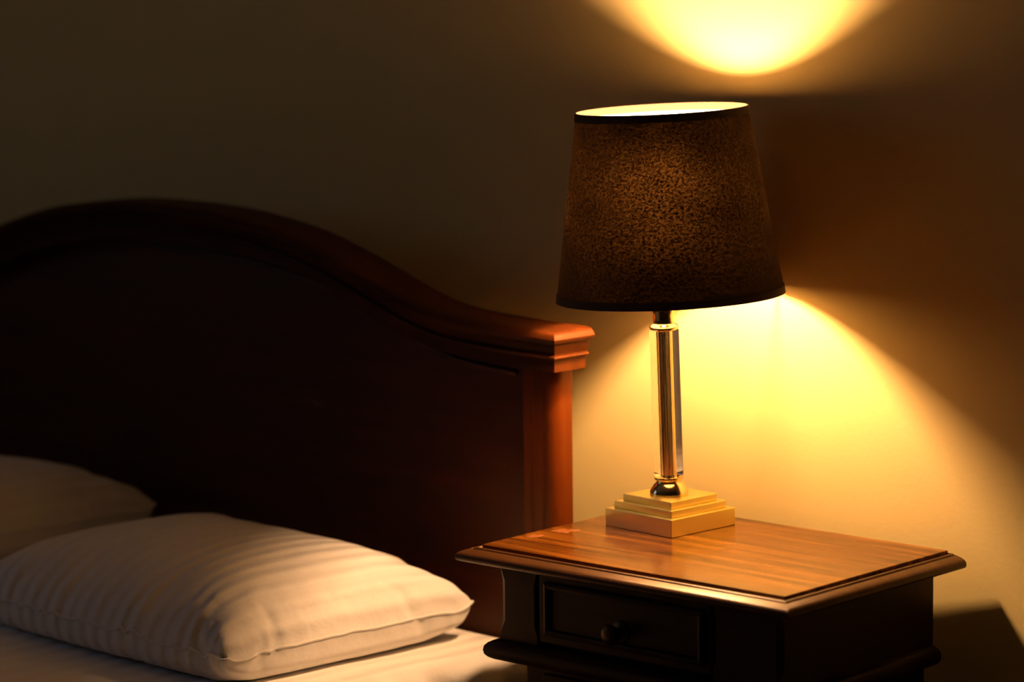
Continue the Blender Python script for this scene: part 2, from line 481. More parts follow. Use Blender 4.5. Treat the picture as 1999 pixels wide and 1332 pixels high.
# crown moulding: mitred return, arch, mitred return
CP = [(-HT, 0.0), (0.024, 0.0), (0.031, 0.0015), (0.0355, 0.005), (0.037, 0.009), (0.0355, 0.013), (0.032, 0.0155), (0.028, 0.0165), (0.028, 0.019),
      (0.0262, 0.0235), (0.0245, 0.027), (0.0245, 0.0285), (0.0275, 0.0295), (0.0282, 0.031), (0.0275, 0.0325), (0.0245, 0.0335), (0.0225, 0.0345), (0.0225, 0.048), (-HT, 0.048)]
def crown():
    bm = bmesh.new()
    st = []
    st.append([(-HW-max(e, -HT+0.0) if e > -HT else -HW, -0.0, arch(HW)-h) for e, h in CP])
    us = [-HW+2*HW*k/120 for k in range(121)]
    for k, u in enumerate(us):
        if k in (0, 120):
            s = -1 if k == 0 else 1
            st.append([(u+s*e, -HT-e, arch(HW)-h) if e > -HT else (u, 0.0, arch(HW)-h) for e, h in CP])
        else:
            d = (arch(u+0.002)-arch(u-0.002))/0.004
            # flatten the frame near the ends
            nx, nz = -d/math.hypot(1, d), 1/math.hypot(1, d)
            st.append([(u-nx*h, -HT-e, arch(u)-nz*h) for e, h in CP])
    st.append([(HW+e, 0.0, arch(HW)-h) if e > -HT else (HW, 0.0, arch(HW)-h) for e, h in CP])
    rows = [[bm.verts.new(p) for p in s] for s in st]
    n = len(CP)
    for a, b in zip(rows, rows[1:]):
        for k in range(n-1):
            q = (a[k], a[k+1], b[k+1], b[k])
            bm.faces.new(q)
    for a, b in zip(rows, rows[1:]):
        bm.faces.new((a[0], b[0], b[-1], a[-1]))
    bmesh.ops.remove_doubles(bm, verts=bm.verts, dist=1e-6)
    o = obj('crown_moulding', bm, M['crown_wood'], head, smooth=True)
    md = o.modifiers.new('split', 'EDGE_SPLIT'); md.split_angle = math.radians(38)
    return o
cr = crown(); cr.location = (0, -GAP, 0)
# arched centre panel
bm = bmesh.new()
PW = HW-0.055
pts = [(-PW, -ZT+0.16)] + [(-PW+2*PW*k/80, arch(-PW+2*PW*k/80)-0.03) for k in range(81)] + [(PW, -ZT+0.16)]
fr_ = [bm.verts.new((x, -0.019, z)) for x, z in pts]; bk = [bm.verts.new((x, 0.0, z)) for x, z in pts]
for k in range(len(pts)):
    q = (k+1) % len(pts); bm.faces.new((fr_[k], fr_[q], bk[q], bk[k]))
bm.faces.new(fr_); bm.faces.new(bk[::-1])
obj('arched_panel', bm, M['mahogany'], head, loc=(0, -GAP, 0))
# thin raised bead following the arch
bm = bmesh.new()
off = 0.062
bp = []
for k in range(81):
    u = -PW+0.012+2*(PW-0.012)*k/80
    d = (arch(u+0.002)-arch(u-0.002))/0.004
    bp.append((u+d/math.hypot(1, d)*off, -0.0195, arch(u)-off/math.hypot(1, d)))
tube(bm, bp, 0.0035, 8)
obj('panel_bead', bm, M['mahogany'], head, smooth=True, loc=(0, -GAP, 0))
# reeded posts with a rounded outer corner
def post(s):
    r = 0.013
    f = []       # going from inner edge to the outer end, front face at y=-HT
    g = [(HW-0.056, 0.0), (HW-0.056, -HT+0.004), (HW-0.052, -HT)]
    for cx in (HW-0.039, HW-0.018-0.002):
        g += [(cx-0.002, -HT), (cx, -HT+0.0009), (cx+0.002, -HT)]
    for k in range(9):
        a = math.pi/2*k/8
        g.append((HW-r+r*math.sin(a), -HT+r-r*math.cos(a)))
    g.append((HW, 0.0))
    g = [(s*x, y) for x, y in g]
    bm = bmesh.new(); prism_xy(bm, g, -ZT, 0.1678)
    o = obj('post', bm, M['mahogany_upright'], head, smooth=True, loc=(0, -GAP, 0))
    md = o.modifiers.new('split', 'EDGE_SPLIT'); md.split_angle = math.radians(30)
for s in (1, -1): post(s)

# frame, legs, mattress
ZM = ZT-0.1518
box('side_rail', (HW-0.045, -1.03, 0.20), (HW-0.015, 0.836, 0.30), M['mahogany'], bed, bevel=0.004)
box('side_rail', (-HW+0.015, -1.03, 0.20), (-HW+0.045, 0.836, 0.30), M['mahogany'], bed, bevel=0.004)
box('footboard', (-HW, -1.07, 0.12), (HW, -1.03, 0.42), M['mahogany'], bed, bevel=0.008)
for sx in (-1, 1):
    bm = bmesh.new(); lathe(bm, [(0.02, 0), (0.026, 0.03), (0.03, 0.12)], 24)
    obj('leg', bm, M['mahogany_upright'], bed, smooth=True, loc=(sx*(HW-0.04), -1.05, 0))
box('slatted_base', (-HW+0.045, -1.03, 0.21), (HW-0.045, 0.831, 0.235), M['mahogany'], bed, bevel=0.002)
box('mattress', (-HW+0.02, -1.02, 0.235), (HW-0.02, 0.836, ZM-0.014), M['plain_linen'], bed, bevel=0.03, seg=4)

# sheet: a grid that lies on the mattress, rolls over the side and hangs down
def sheet():
    random.seed(5)
    from mathutils import noise
    nu, nv = 150, 170
    half = HW-0.012; rr = 0.030; hang = 0.13
    L = half-rr
    arc = rr*math.pi/2
    tot = L+arc+hang
    bm = bmesh.new(); uvl = bm.loops.layers.uv.new('UVMap')
    rows = []
    Y0, Y1 = -1.985, -0.161
    for j in range(nv+1):
        t = j/nv
        t = 1-(1-t)**1.0
        y = Y1+(Y0-Y1)*(t**1.35)
        row = []
        for i in range(nu+1):
            s = (i/nu*2-1)*tot; a = abs(s); sg = 1 if s >= 0 else -1
            n1 = noise.noise(Vector((s*3.1, y*3.7, 1.3)))
            n2 = noise.noise(Vector((s*9+2*n1, y*8, 7.1)))
            if a <= L:
                x, z, nx, nz = a, 0.0, 0.0, 1.0
            elif a <= L+arc:
                th = (a-L)/rr; x, z, nx, nz = L+rr*math.sin(th), -rr*(1-math.cos(th)), math.sin(th), math.cos(th)
            else:
                x, z, nx, nz = L+rr, -rr-(a-L-arc), 1.0, 0.0
            w = 0.004*n1+0.0022*n2
            if a > L:
                k = min(1, (a-L)/0.06)
                w += k*(0.013*math.sin(y*44+4*n1)+0.006*math.sin(y*83+3*n2)) + 0.004*k
            # soft dip where the pillow presses
            x += nx*w; z += nz*w
            # rounded mattress end at the headboard
            dz = max(0.0, (y-(-0.189)))/0.028
            if dz > 0: z -= 0.012*dz*dz
            row.append(bm.verts.new((sg*x, y, ZM+z)))
        rows.append(row)
    for a, b in zip(rows, rows[1:]):
        for i in range(nu):
            bm.faces.new((a[i], a[i+1], b[i+1], b[i]))
    bmesh.ops.recalc_face_normals(bm, faces=bm.faces)
    o = obj('bed_sheet', bm, M['sheet'], None, smooth=True, loc=(HC, 0, 0))
    # make it face outward and give it cloth thickness
    md = o.modifiers.new('solid', 'SOLIDIFY'); md.thickness = 0.0015; md.offset = -1
    return o
sh = sheet()
tag(sh, 'white striped sateen sheet stretched over the mattress under both pillows', 'sheet')

# ------------------------------------------------------------------ pillows (shape from a settled cloth, stored as deltas)
PD = [[-1075,5,5,5,6,6,6,8,9,24,-15,-5,-2,-1,-2,-1,2,0,0,0,0,-1,-1,0,0,0,1,0,-1,0,0,-1,0,2,1,3,-5,1,1,7,-9,-1,10,-13,6,-15,-7,-6,-7,-7,-6,10,1,6,7,8,3,5,7,9,5,23,-13,-7,-3,4,-5,0,4,-3,2,1,-1,-2,-1,3,-2,2,-2,2,-2,0,4,-4,3,-1,-4,1,-1,8,-9,-1,0,-6,12,-13,-8,-4,-5,-5,
-3,4,12,-2,-2,4,6,4,4,8,4,6,7,18,-15,-7,7,-5,0,3,-2,0,0,2,-2,0,4,-2,0,-2,3,-3,0,4,-5,1,-1,0,5,-8,-1,4,-7,-2,1,7,-16,-3,-3,-3,-1,3,4,13,-1,-3,-3,3,5,3,3,6,5,4,7,9,-16,3,8,-6,0,1,-1,1,0,0,0,4,-3,-1,0,2,-4,1,4,-5,1,-1,3,3,-9,3,-6,-3,-1,6,-10,2,-6,-1,
0,3,4,-2,18,-2,-1,-3,-1,2,2,4,2,4,5,7,10,-14,1,3,6,-7,1,0,0,0,1,0,4,-3,-1,0,-1,4,-4,0,1,-2,0,6,-6,-3,-2,1,-6,-2,-1,4,-3,-2,0,3,4,1,1,11,5,-2,-2,-2,-1,1,2,2,2,4,11,5,-12,1,2,8,-4,-3,1,0,1,0,0,2,-2,1,-1,1,4,-4,-2,1,-2,0,5,-6,-3,2,-4,-2,-1,0,2,-3,
1,3,3,2,3,0,10,3,1,-2,-2,-1,-1,1,2,1,1,12,-4,-5,5,1,2,4,-5,0,2,-1,1,0,-1,2,-1,1,0,4,-5,-1,0,1,-3,4,-6,1,-3,1,-3,0,0,0,1,2,3,3,3,2,-5,16,2,2,-2,-2,-2,-1,0,0,1,0,3,7,-6,2,4,-1,5,-5,1,0,2,0,-1,0,2,-1,1,0,3,-4,-1,0,1,-3,-1,1,-2,-1,0,-1,0,1,
1,2,2,3,3,-1,1,-1,17,2,-1,-1,0,-2,-1,-1,0,0,0,0,6,-4,1,5,-1,4,-4,3,-2,1,0,0,1,0,1,-1,0,3,-3,0,-1,1,-3,0,0,-1,-1,0,0,1,1,1,2,3,3,2,0,0,-1,18,0,0,-1,0,-1,-2,-1,0,0,0,0,-1,1,2,1,3,-2,1,3,-2,1,0,0,1,-1,0,2,-2,2,-2,1,-1,-2,0,0,0,-1,0,0,1,
0,1,2,3,2,2,1,2,1,-2,19,0,0,-1,-1,-1,0,-2,0,-1,0,0,0,-1,2,0,3,-1,0,4,-3,1,0,0,1,0,0,1,-2,0,0,1,-1,-1,0,0,0,0,0,0,1,0,2,2,2,3,1,1,2,1,-2,19,1,0,-1,-1,-1,-1,-1,-1,-1,0,0,0,0,0,1,1,0,0,3,-2,1,0,0,0,1,0,0,-1,0,0,0,0,0,-1,0,0,0,1,
0,1,1,1,2,2,3,1,2,2,0,-9,27,1,0,-1,-1,-1,-1,-1,-1,-1,0,-1,0,0,0,1,0,0,0,2,-1,1,0,0,1,0,0,0,-1,0,0,0,0,0,0,0,0,1,0,0,1,1,2,2,2,1,3,1,-11,6,-10,36,1,-1,0,-1,-1,-1,-1,-1,-1,-1,0,0,-1,1,0,0,0,0,1,0,1,-1,1,0,0,0,0,0,0,0,0,0,0,0,0,0,
1,0,1,1,1,2,1,2,2,-2,-3,-5,-1,0,35,1,0,-1,0,-1,-1,-1,-1,-1,-1,0,0,-1,0,0,0,1,-1,1,0,1,0,0,0,0,0,0,0,0,0,0,1,-1,0,1,0,0,0,1,1,2,2,1,2,1,-3,-6,-1,0,0,32,-1,0,4,0,-1,-1,-1,-1,-1,-1,0,-1,0,0,0,0,0,0,0,1,0,0,0,0,0,0,0,0,0,1,0,0,0,0,
0,0,0,1,1,1,2,1,2,-2,3,-8,0,0,0,0,28,1,0,2,-1,3,-1,-1,-1,-1,0,-1,0,0,0,0,0,0,0,0,0,0,0,0,1,0,-1,1,0,0,0,0,0,0,0,0,1,0,1,1,0,2,0,2,-4,-1,0,0,0,0,-1,29,0,0,1,0,2,-1,-1,1,-1,0,-1,0,0,0,-1,1,0,0,0,0,0,0,0,0,0,1,-1,0,0,1,0,0,
0,0,0,0,1,0,1,1,1,-2,0,0,0,0,0,0,-1,0,29,0,0,0,0,0,0,0,1,0,-1,0,0,0,0,-1,0,0,0,0,0,0,1,0,0,0,0,0,0,0,0,0,0,0,1,0,0,0,1,1,-1,1,0,0,0,0,0,0,-1,0,0,29,0,0,0,0,0,0,0,0,1,-1,0,-1,0,0,0,0,0,0,0,0,0,0,1,0,0,0,0,0,0,0,
0,0,0,0,0,1,0,1,0,0,0,0,1,0,0,0,-1,0,0,0,28,1,0,0,0,0,0,0,0,0,0,0,-1,0,0,0,0,0,0,0,0,0,0,0,0,0,0,0,1,0,0,0,0,0,0,0,1,0,0,1,0,0,0,0,0,0,0,0,0,0,0,28,1,0,0,0,0,0,0,0,0,0,0,-1,0,0,0,0,0,0,0,0,0,0,0,0,0,0,0,0,
0,0,1,0,0,0,0,1,0,0,1,0,0,0,0,0,0,0,0,0,0,0,28,0,1,0,0,0,0,0,0,0,0,0,-1,0,0,0,0,0,0,0,0,0,0,0,0,0,0,0,0,0,0,1,0,0,0,0,0,1,0,0,1,0,0,0,0,0,0,0,0,0,-1,29,0,0,0,0,1,0,0,-1,1,-1,0,0,0,0,0,0,0,0,0,0,0,0,0,0,0,0,
0,0,0,0,0,0,1,0,0,0,1,0,0,0,1,0,0,0,0,0,0,0,-1,0,29,0,0,0,0,0,0,0,1,-1,0,0,0,0,0,0,0,-1,0,0,0,1,0,0,0,0,0,0,0,0,0,0,0,1,0,0,0,0,1,0,0,0,0,0,1,0,0,-1,0,0,0,29,0,0,0,0,0,0,0,0,0,0,0,0,0,0,0,-1,0,0,0,0,0,1,0,0,
0,0,0,0,0,0,0,0,1,0,0,0,0,1,0,0,0,0,0,0,0,0,0,0,0,0,28,1,0,0,0,0,0,0,0,0,0,0,0,0,0,-1,0,0,0,0,0,0,0,0,0,1,0,0,0,0,0,0,0,0,1,0,0,0,0,1,0,0,0,0,0,0,0,0,0,0,0,28,0,1,0,0,0,0,0,0,0,0,0,0,0,0,-1,0,0,0,0,0,0,0,
0,0,0,1,0,0,0,0,0,0,0,1,0,0,0,0,0,1,0,0,0,0,0,0,0,0,0,0,28,0,0,0,1,0,0,0,0,0,0,0,0,-1,0,0,0,0,0,0,0,0,0,0,0,0,1,0,0,0,0,0,0,0,0,1,0,0,0,0,0,1,0,0,0,0,0,0,0,0,-1,29,0,0,0,0,0,0,0,0,0,0,0,0,0,0,0,0,0,0,0,0,
0,0,0,0,0,0,1,0,0,0,0,0,0,0,1,0,0,0,0,0,0,0,0,0,1,-1,1,-1,0,0,29,0,0,0,0,0,0,0,0,0,0,0,0,0,0,0,0,0,0,0,0,0,0,0,0,0,1,-1,1,0,0,0,0,0,0,0,0,1,0,0,0,0,0,0,0,0,0,0,0,0,0,29,0,0,0,0,0,0,0,0,0,0,0,0,0,0,0,0,0,0,
0,0,0,0,0,0,0,0,0,1,0,0,0,0,0,0,0,0,1,0,0,0,0,0,0,0,0,0,0,0,0,0,28,1,0,0,0,0,0,0,0,0,0,0,0,0,0,0,0,0,0,0,0,0,0,0,0,0,0,1,0,0,0,0,0,0,0,0,0,0,1,0,0,0,0,0,0,0,0,0,0,0,0,28,0,0,0,0,1,0,0,0,0,0,0,0,0,0,0,0,
0,0,0,0,0,0,0,0,0,0,0,0,1,0,0,0,0,0,0,0,0,0,0,1,0,0,0,0,0,0,0,0,0,0,28,0,0,0,0,0,0,0,0,0,0,1,0,0,0,0,0,0,0,0,0,0,0,0,0,0,0,0,0,1,0,0,0,0,0,0,0,0,0,0,0,0,0,0,1,-1,0,1,0,0,-1,29,0,0,0,0,0,0,0,0,0,0,0,0,1,0,
0,0,0,0,0,0,0,0,0,0,0,0,0,1,0,0,0,0,0,0,0,0,0,0,0,0,0,0,0,0,0,0,0,0,0,0,29,0,0,0,0,0,0,0,0,0,0,0,0,0,1,0,0,0,0,0,0,0,0,0,0,0,0,0,0,1,0,0,0,0,0,0,0,0,0,0,0,0,0,0,0,0,0,0,0,0,0,29,0,0,0,0,0,0,0,0,0,0,0,0,
0,0,1,0,0,0,0,0,0,0,0,0,0,0,0,0,0,1,0,0,0,0,0,0,0,0,0,0,0,0,0,0,0,0,0,0,0,0,28,0,0,0,0,0,1,0,0,0,0,0,0,0,0,0,0,1,0,0,0,0,0,0,0,0,0,0,0,0,0,1,0,0,0,0,0,0,0,0,0,0,0,0,0,0,0,0,0,0,0,28,0,0,0,0,0,0,0,1,0,0,
0,0,0,0,0,0,0,1,0,0,0,0,0,0,0,0,0,0,0,1,-1,0,0,0,1,0,-1,0,0,0,0,0,0,0,0,0,0,0,0,1,28,0,0,0,0,0,0,0,0,0,1,0,0,0,0,0,0,0,0,1,0,0,0,0,0,0,0,0,0,0,0,0,0,0,0,0,0,0,0,0,0,0,0,0,0,0,0,0,0,0,0,29,0,0,0,0,0,0,0,0,
0,0,0,1,0,0,0,0,0,0,1,0,0,0,0,0,0,0,0,0,0,0,0,0,0,0,0,0,0,0,0,0,0,0,0,0,0,0,0,0,0,0,29,-1,1,-1,0,1,0,0,0,0,0,0,0,1,0,0,0,0,0,0,1,0,0,0,0,0,0,0,0,0,0,0,0,0,0,0,0,0,0,0,0,0,0,0,0,0,0,0,0,0,0,28,0,0,0,0,0,0,
1,0,0,0,0,0,1,0,0,0,0,0,0,1,0,0,0,0,0,0,0,0,0,0,0,0,0,0,0,0,0,0,0,0,0,0,0,0,0,0,0,0,0,0,28,0,0,0,0,0,0,0,1,0,0,0,0,0,1,0,0,0,0,0,0,1,0,0,0,0,0,0,0,0,0,0,0,0,0,0,0,0,0,0,0,-1,0,0,0,0,0,0,0,0,1,28,0,0,0,0,
0,0,0,0,1,0,0,0,0,0,1,0,0,0,0,0,0,1,0,0,0,0,0,0,0,0,0,0,0,0,0,0,0,0,-1,0,0,0,0,0,0,0,0,0,0,1,28,0,0,0,0,0,0,0,0,0,1,0,0,0,0,1,0,0,0,0,0,0,1,0,0,0,0,0,0,0,0,0,0,0,0,0,0,0,-1,0,0,0,0,0,0,0,0,0,0,0,0,29,0,-1,
0,1,0,0,0,0,0,0,1,0,0,0,1,0,0,0,0,0,0,1,0,0,0,0,0,0,0,0,0,0,0,0,0,0,-1,0,0,0,0,0,0,0,0,0,0,0,0,0,29,-1,0,0,0,0,0,1,0,0,0,0,1,0,0,1,0,0,0,0,0,0,0,0,1,0,0,0,0,0,0,0,0,0,0,0,-1,0,0,0,0,0,0,0,0,-1,1,0,0,0,0,28,
0,0,0,0,0,0,0,1,0,0,0,0,1,0,0,1,0,0,0,0,0,0,0,1,0,0,0,0,0,0,0,0,0,0,-1,0,0,0,0,0,0,-1,0,0,0,0,0,0,0,1,28,0,0,0,0,0,0,0,0,0,1,0,0,1,0,0,1,0,0,0,0,0,0,0,0,1,-1,1,0,0,0,0,0,0,-1,1,-1,0,0,0,-1,0,0,0,0,0,0,0,0,0,
1,28,0,0,-1,1,0,-1,1,0,0,0,1,0,1,0,0,1,0,0,0,0,0,0,0,0,0,0,0,0,1,0,0,0,-1,1,-1,0,0,0,0,-1,0,0,0,0,0,0,0,0,0,0,29,-1,0,0,0,0,0,0,0,1,0,1,0,1,0,0,0,0,1,0,0,0,0,0,0,0,0,0,0,0,0,0,0,0,0,0,0,0,0,-1,0,0,0,-1,1,0,0,0,
0,0,0,29,-1,0,0,-1,0,1,0,0,1,0,1,0,0,1,0,0,0,0,1,0,0,0,0,0,0,0,0,0,0,0,0,0,0,0,0,0,0,0,-1,0,0,-1,0,0,1,-1,1,0,0,0,28,0,-1,0,0,0,0,1,0,0,1,0,1,0,1,0,0,0,0,0,0,1,-1,0,1,0,0,0,0,0,0,0,0,0,0,0,0,0,0,-1,0,0,-1,0,0,0,
0,0,0,0,1,28,0,-1,0,0,0,0,0,1,0,1,0,1,0,0,1,0,0,0,0,0,0,0,0,0,0,0,0,1,0,-1,1,0,0,0,0,0,0,-1,0,0,-1,0,0,0,0,0,0,0,0,1,28,-1,0,0,0,0,0,0,1,0,1,0,1,0,0,0,1,0,0,0,0,0,0,0,0,0,0,0,0,0,0,0,0,1,0,0,0,-1,0,0,0,-1,0,0,
0,0,0,0,0,0,1,28,-1,0,0,-1,0,0,1,0,1,1,0,0,1,0,1,-1,0,0,0,0,0,0,0,0,0,0,1,0,-1,1,0,0,0,0,0,0,0,0,0,-1,0,0,0,0,0,0,0,0,0,0,29,-1,0,-1,-1,0,1,1,0,0,1,1,0,1,0,0,0,0,0,0,-1,0,0,0,0,0,0,1,0,0,0,0,0,0,0,1,0,0,0,0,-1,0,
0,-1,0,0,0,0,1,0,0,28,0,-1,-2,0,1,1,1,-1,1,1,1,0,0,1,-1,0,0,0,0,-1,0,0,0,0,0,0,0,1,0,0,0,0,0,0,1,0,0,0,0,-1,1,-1,0,0,0,0,0,0,1,0,28,-1,-1,-1,0,-1,1,1,1,1,1,0,1,-1,1,0,-1,0,-1,0,0,0,0,0,-1,1,0,0,1,-1,1,0,0,1,-1,1,0,0,0,0,
0,-3,2,-4,4,1,0,0,0,0,1,28,-1,-9,3,2,0,1,1,2,0,1,1,0,0,0,0,-2,0,0,-1,1,-1,0,0,-1,1,0,0,1,0,0,0,1,0,0,0,1,0,0,0,0,-2,-2,-1,-2,6,2,0,0,0,1,27,-7,-4,1,3,0,3,1,1,2,0,0,1,0,0,-1,-2,0,0,-1,1,-1,-1,1,-1,-1,2,0,1,-1,1,0,-1,3,0,0,0,0,
0,0,0,-1,-2,-2,-4,4,-4,11,1,0,0,24,-9,1,1,2,1,3,2,1,1,0,0,0,1,-4,1,-2,2,-2,-1,1,-1,-1,1,-1,-2,3,1,0,-1,1,0,-1,4,0,-1,1,0,0,0,0,-1,-1,-2,-4,-4,5,-4,15,1,0,15,-1,-1,3,2,2,2,2,1,1,0,0,0,-7,3,-2,1,0,-1,0,-2,1,-1,1,-2,-1,3,-1,1,0,0,1,-2,4,1,0,
-1,2,-1,1,0,0,-1,-2,-3,-4,-4,-1,9,12,1,13,-2,2,2,2,3,2,2,0,0,-1,0,-10,4,0,0,0,-1,0,-1,0,0,-1,0,-4,3,2,-2,3,-1,0,1,-1,3,-4,5,0,1,1,0,1,0,-1,-1,-3,-4,-4,-3,0,18,7,12,-1,1,3,2,3,1,1,-1,-1,0,-4,-12,7,0,1,-1,0,0,-1,0,-1,1,-1,-4,4,0,0,1,0,0,0,2,1,
-6,6,2,-1,3,-1,2,0,0,0,-2,-3,-4,-4,-2,-1,24,16,0,1,2,3,2,0,-1,-1,-1,-3,-6,-12,9,1,1,-2,1,-1,0,-2,1,1,-1,-4,3,-1,3,-1,0,1,-1,2,0,-2,-5,11,0,1,1,1,2,0,1,-1,-2,-3,-4,-4,0,2,38,0,2,2,3,-1,-1,-4,0,-2,-4,-7,-12,11,1,0,-1,0,-2,1,-2,2,0,0,-3,2,-3,3,1,-1,1,1,
0,0,-1,-3,-4,14,-1,2,2,1,2,0,1,0,-2,-4,-4,-2,2,40,0,2,3,-1,-2,-6,-1,-6,2,-4,-9,-10,12,-1,0,-2,2,-3,1,1,-2,3,-1,0,-1,-4,4,0,0,0,1,-1,1,-1,-2,-8,14,4,0,3,0,4,2,-1,3,1,-2,-5,-3,2,42,-1,3,-2,-3,-6,-4,-8,1,-13,6,-17,8,6,-2,-4,2,1,-2,0,1,-2,3,0,0,0,-3,2,-2,2,
-1,1,-1,0,1,-3,-10,14,5,2,2,2,3,-2,8,1,2,1,-1,-5,3,40,3,-11,0,-9,-4,-5,-5,-8,-14,12,-8,-9,16,-1,-4,3,0,-2,2,-2,2,1,-2,1,0,0,-2,1,-1,1,0,1,-3,2,0,-11,12,1,4,3,4,0,2,-2,11,2,3,3,1,-5,17,16,-6,-15,-1,-6,-6,-6,-19,8,5,-17,14,1,1,0,1,0,-1,1,0,1,1,0,0,-1,0,-1,
0,1,-1,0,0,-2,0,1,1,-13,15,1,2,2,2,3,3,-4,11,6,5,5,4,-2132,0,5,6,6,6,6,24,-12,-4,0,-2,1,-3,2,-4,1,3,-3,2,-3,0,1,0,-2,2,-1,-1,2,1,-2,0,2,0,-1,2,-1,6,-5,1,-1,2,10,-19,-5,-3,-4,-4,1,19,-7,-1,3,3,4,4,18,-15,1,4,-5,0,0,-1,0,0,-1,0,-1,0,0,0,0,0,-1,0,0,
1,0,0,0,1,0,0,2,0,-1,1,0,1,-1,12,-13,-3,-3,-1,4,6,18,-6,-4,-1,1,6,-6,2,9,-7,-1,1,0,-1,0,-1,0,0,0,-1,0,0,0,0,0,0,0,0,1,0,0,0,0,1,0,0,1,1,1,0,0,5,-6,-1,1,1,3,7,7,11,-2,-3,-2,0,-1,0,0,1,3,-2,-1,0,-1,0,0,0,-1,1,0,0,-1,0,1,0,0,0,0,0,0,
1,0,0,0,1,0,0,0,2,0,0,0,0,2,1,2,4,7,6,12,-2,-2,-2,-1,-1,0,0,0,0,0,0,0,0,0,0,0,1,-1,1,-1,0,0,0,0,0,0,1,0,0,0,0,0,0,1,0,0,0,1,-1,1,1,1,1,1,2,4,5,3,17,-2,-2,-1,-2,0,0,0,0,0,0,0,0,0,0,0,1,-1,1,0,0,0,-1,0,0,1,0,0,0,0,0,0,
1,-1,1,0,0,0,0,0,1,1,0,1,2,2,3,4,3,19,-2,-2,-2,-1,0,0,0,0,0,0,0,1,0,0,-1,1,0,0,0,0,0,0,0,0,0,0,0,0,0,0,1,0,0,0,0,0,1,0,-1,1,0,1,1,1,2,3,4,4,19,-2,-2,-2,-1,0,0,0,0,0,1,-1,1,-1,1,0,0,0,0,0,0,0,0,0,0,0,0,0,1,0,0,0,0,0,
0,0,0,1,-1,1,0,0,1,1,1,2,3,4,3,19,-1,-2,-2,-1,0,0,0,0,1,0,0,0,0,0,0,0,0,0,0,0,0,0,0,1,-1,1,-1,0,0,1,0,0,0,0,1,0,0,0,0,-1,1,0,1,1,3,2,4,4,19,-2,-2,-1,-1,0,0,0,0,0,0,1,0,0,0,0,0,0,0,0,0,0,0,0,1,-1,1,-1,1,0,0,0,0,0,0,0,
0,1,0,0,0,-1,1,0,2,-1,6,0,-3,30,-2,-2,-2,0,0,0,0,0,0,0,1,0,0,0,0,0,0,0,0,0,0,1,-1,1,-1,0,0,1,0,0,0,0,0,0,1,0,-1,1,-1,1,-1,0,1,0,-1,3,-2,0,34,-3,-1,-2,0,-1,1,0,0,0,0,1,0,0,0,0,0,0,0,0,0,0,0,0,0,0,0,0,1,0,0,0,0,0,0,0,0,0,
0,0,0,0,0,-1,1,-1,1,1,-1,34,-2,-3,0,-1,1,0,0,0,0,1,0,0,0,0,0,0,0,0,0,0,0,0,0,0,1,0,0,0,0,-1,1,0,0,0,0,0,0,0,0,0,0,0,0,-1,0,1,0,0,31,0,-2,-1,0,1,-1,1,0,0,0,1,-1,1,0,0,0,0,0,0,0,0,1,-1,1,0,-1,0,0,1,0,0,0,0,0,0,0,0,0,0,
0,0,0,-1,0,0,1,0,0,28,0,1,-1,0,0,0,1,0,0,0,0,0,1,0,0,0,0,0,0,0,0,0,0,0,0,0,0,0,1,0,-1,0,0,1,-1,1,0,0,0,0,0,0,0,-1,0,0,1,0,28,0,1,-1,0,0,0,1,0,0,0,0,0,0,1,0,0,0,0,0,0,0,0,0,0,0,0,0,0,0,0,0,0,0,0,0,0,1,-1,0,0,1,
-1,0,0,0,0,0,0,29,0,0,-1,1,0,0,0,1,0,0,0,0,0,0,1,-1,1,0,0,0,0,0,0,0,0,0,0,0,0,0,0,0,0,0,0,0,0,0,0,0,0,0,0,0,0,0,0,0,29,0,-1,1,0,0,0,0,0,1,0,0,0,0,0,0,0,1,0,0,0,0,0,0,0,0,0,0,0,0,0,0,0,0,0,0,0,0,0,0,0,0,0,0,
0,0,0,0,0,29,0,-1,0,1,0,0,0,0,0,1,0,0,0,0,0,0,0,0,1,0,0,0,0,0,0,0,0,0,0,0,0,0,0,0,0,0,0,0,0,0,0,0,0,0,0,0,0,0,28,0,0,0,0,1,0,0,0,0,0,1,0,0,0,0,0,0,0,1,-1,0,1,0,0,0,0,0,0,0,0,0,0,0,0,0,0,0,0,0,0,0,0,0,0,-1,
1,0,0,28,0,0,0,0,1,0,0,0,0,0,0,1,0,-1,1,0,0,0,0,0,1,-1,1,0,0,0,0,0,0,0,0,0,0,0,0,0,0,0,0,0,0,0,-1,1,-1,0,0,1,28,0,0,0,0,0,1,0,0,0,0,0,0,0,0,0,0,1,0,0,0,0,0,0,0,0,1,-1,1,-1,0,1,0,-1,0,0,0,1,-1,0,0,0,0,0,0,0,0,0,
0,29,0,0,0,0,0,0,1,0,0,0,0,0,0,0,0,0,0,1,0,0,0,0,0,0,0,0,0,0,0,0,0,0,0,0,0,0,0,0,0,0,0,0,0,0,0,0,0,0,29,0,0,0,0,0,0,0,1,0,0,0,0,0,0,0,0,0,0,0,0,0,0,1,0,0,0,0,0,0,0,0,0,0,0,0,0,0,0,0,0,0,0,0,0,0,0,0,0,29,
0,0,-1,1,0,0,0,0,1,0,0,0,0,0,0,0,0,0,0,0,0,0,0,1,0,0,0,0,0,0,0,0,0,0,0,0,0,0,0,0,0,0,0,0,0,0,0,0,28,0,0,0,1,0,0,0,0,0,1,0,0,0,0,0,0,0,0,0,0,0,0,0,0,0,0,0,1,0,0,0,0,0,0,0,0,0,0,0,0,0,0,-1,0,0,1,0,0,28,0,0,
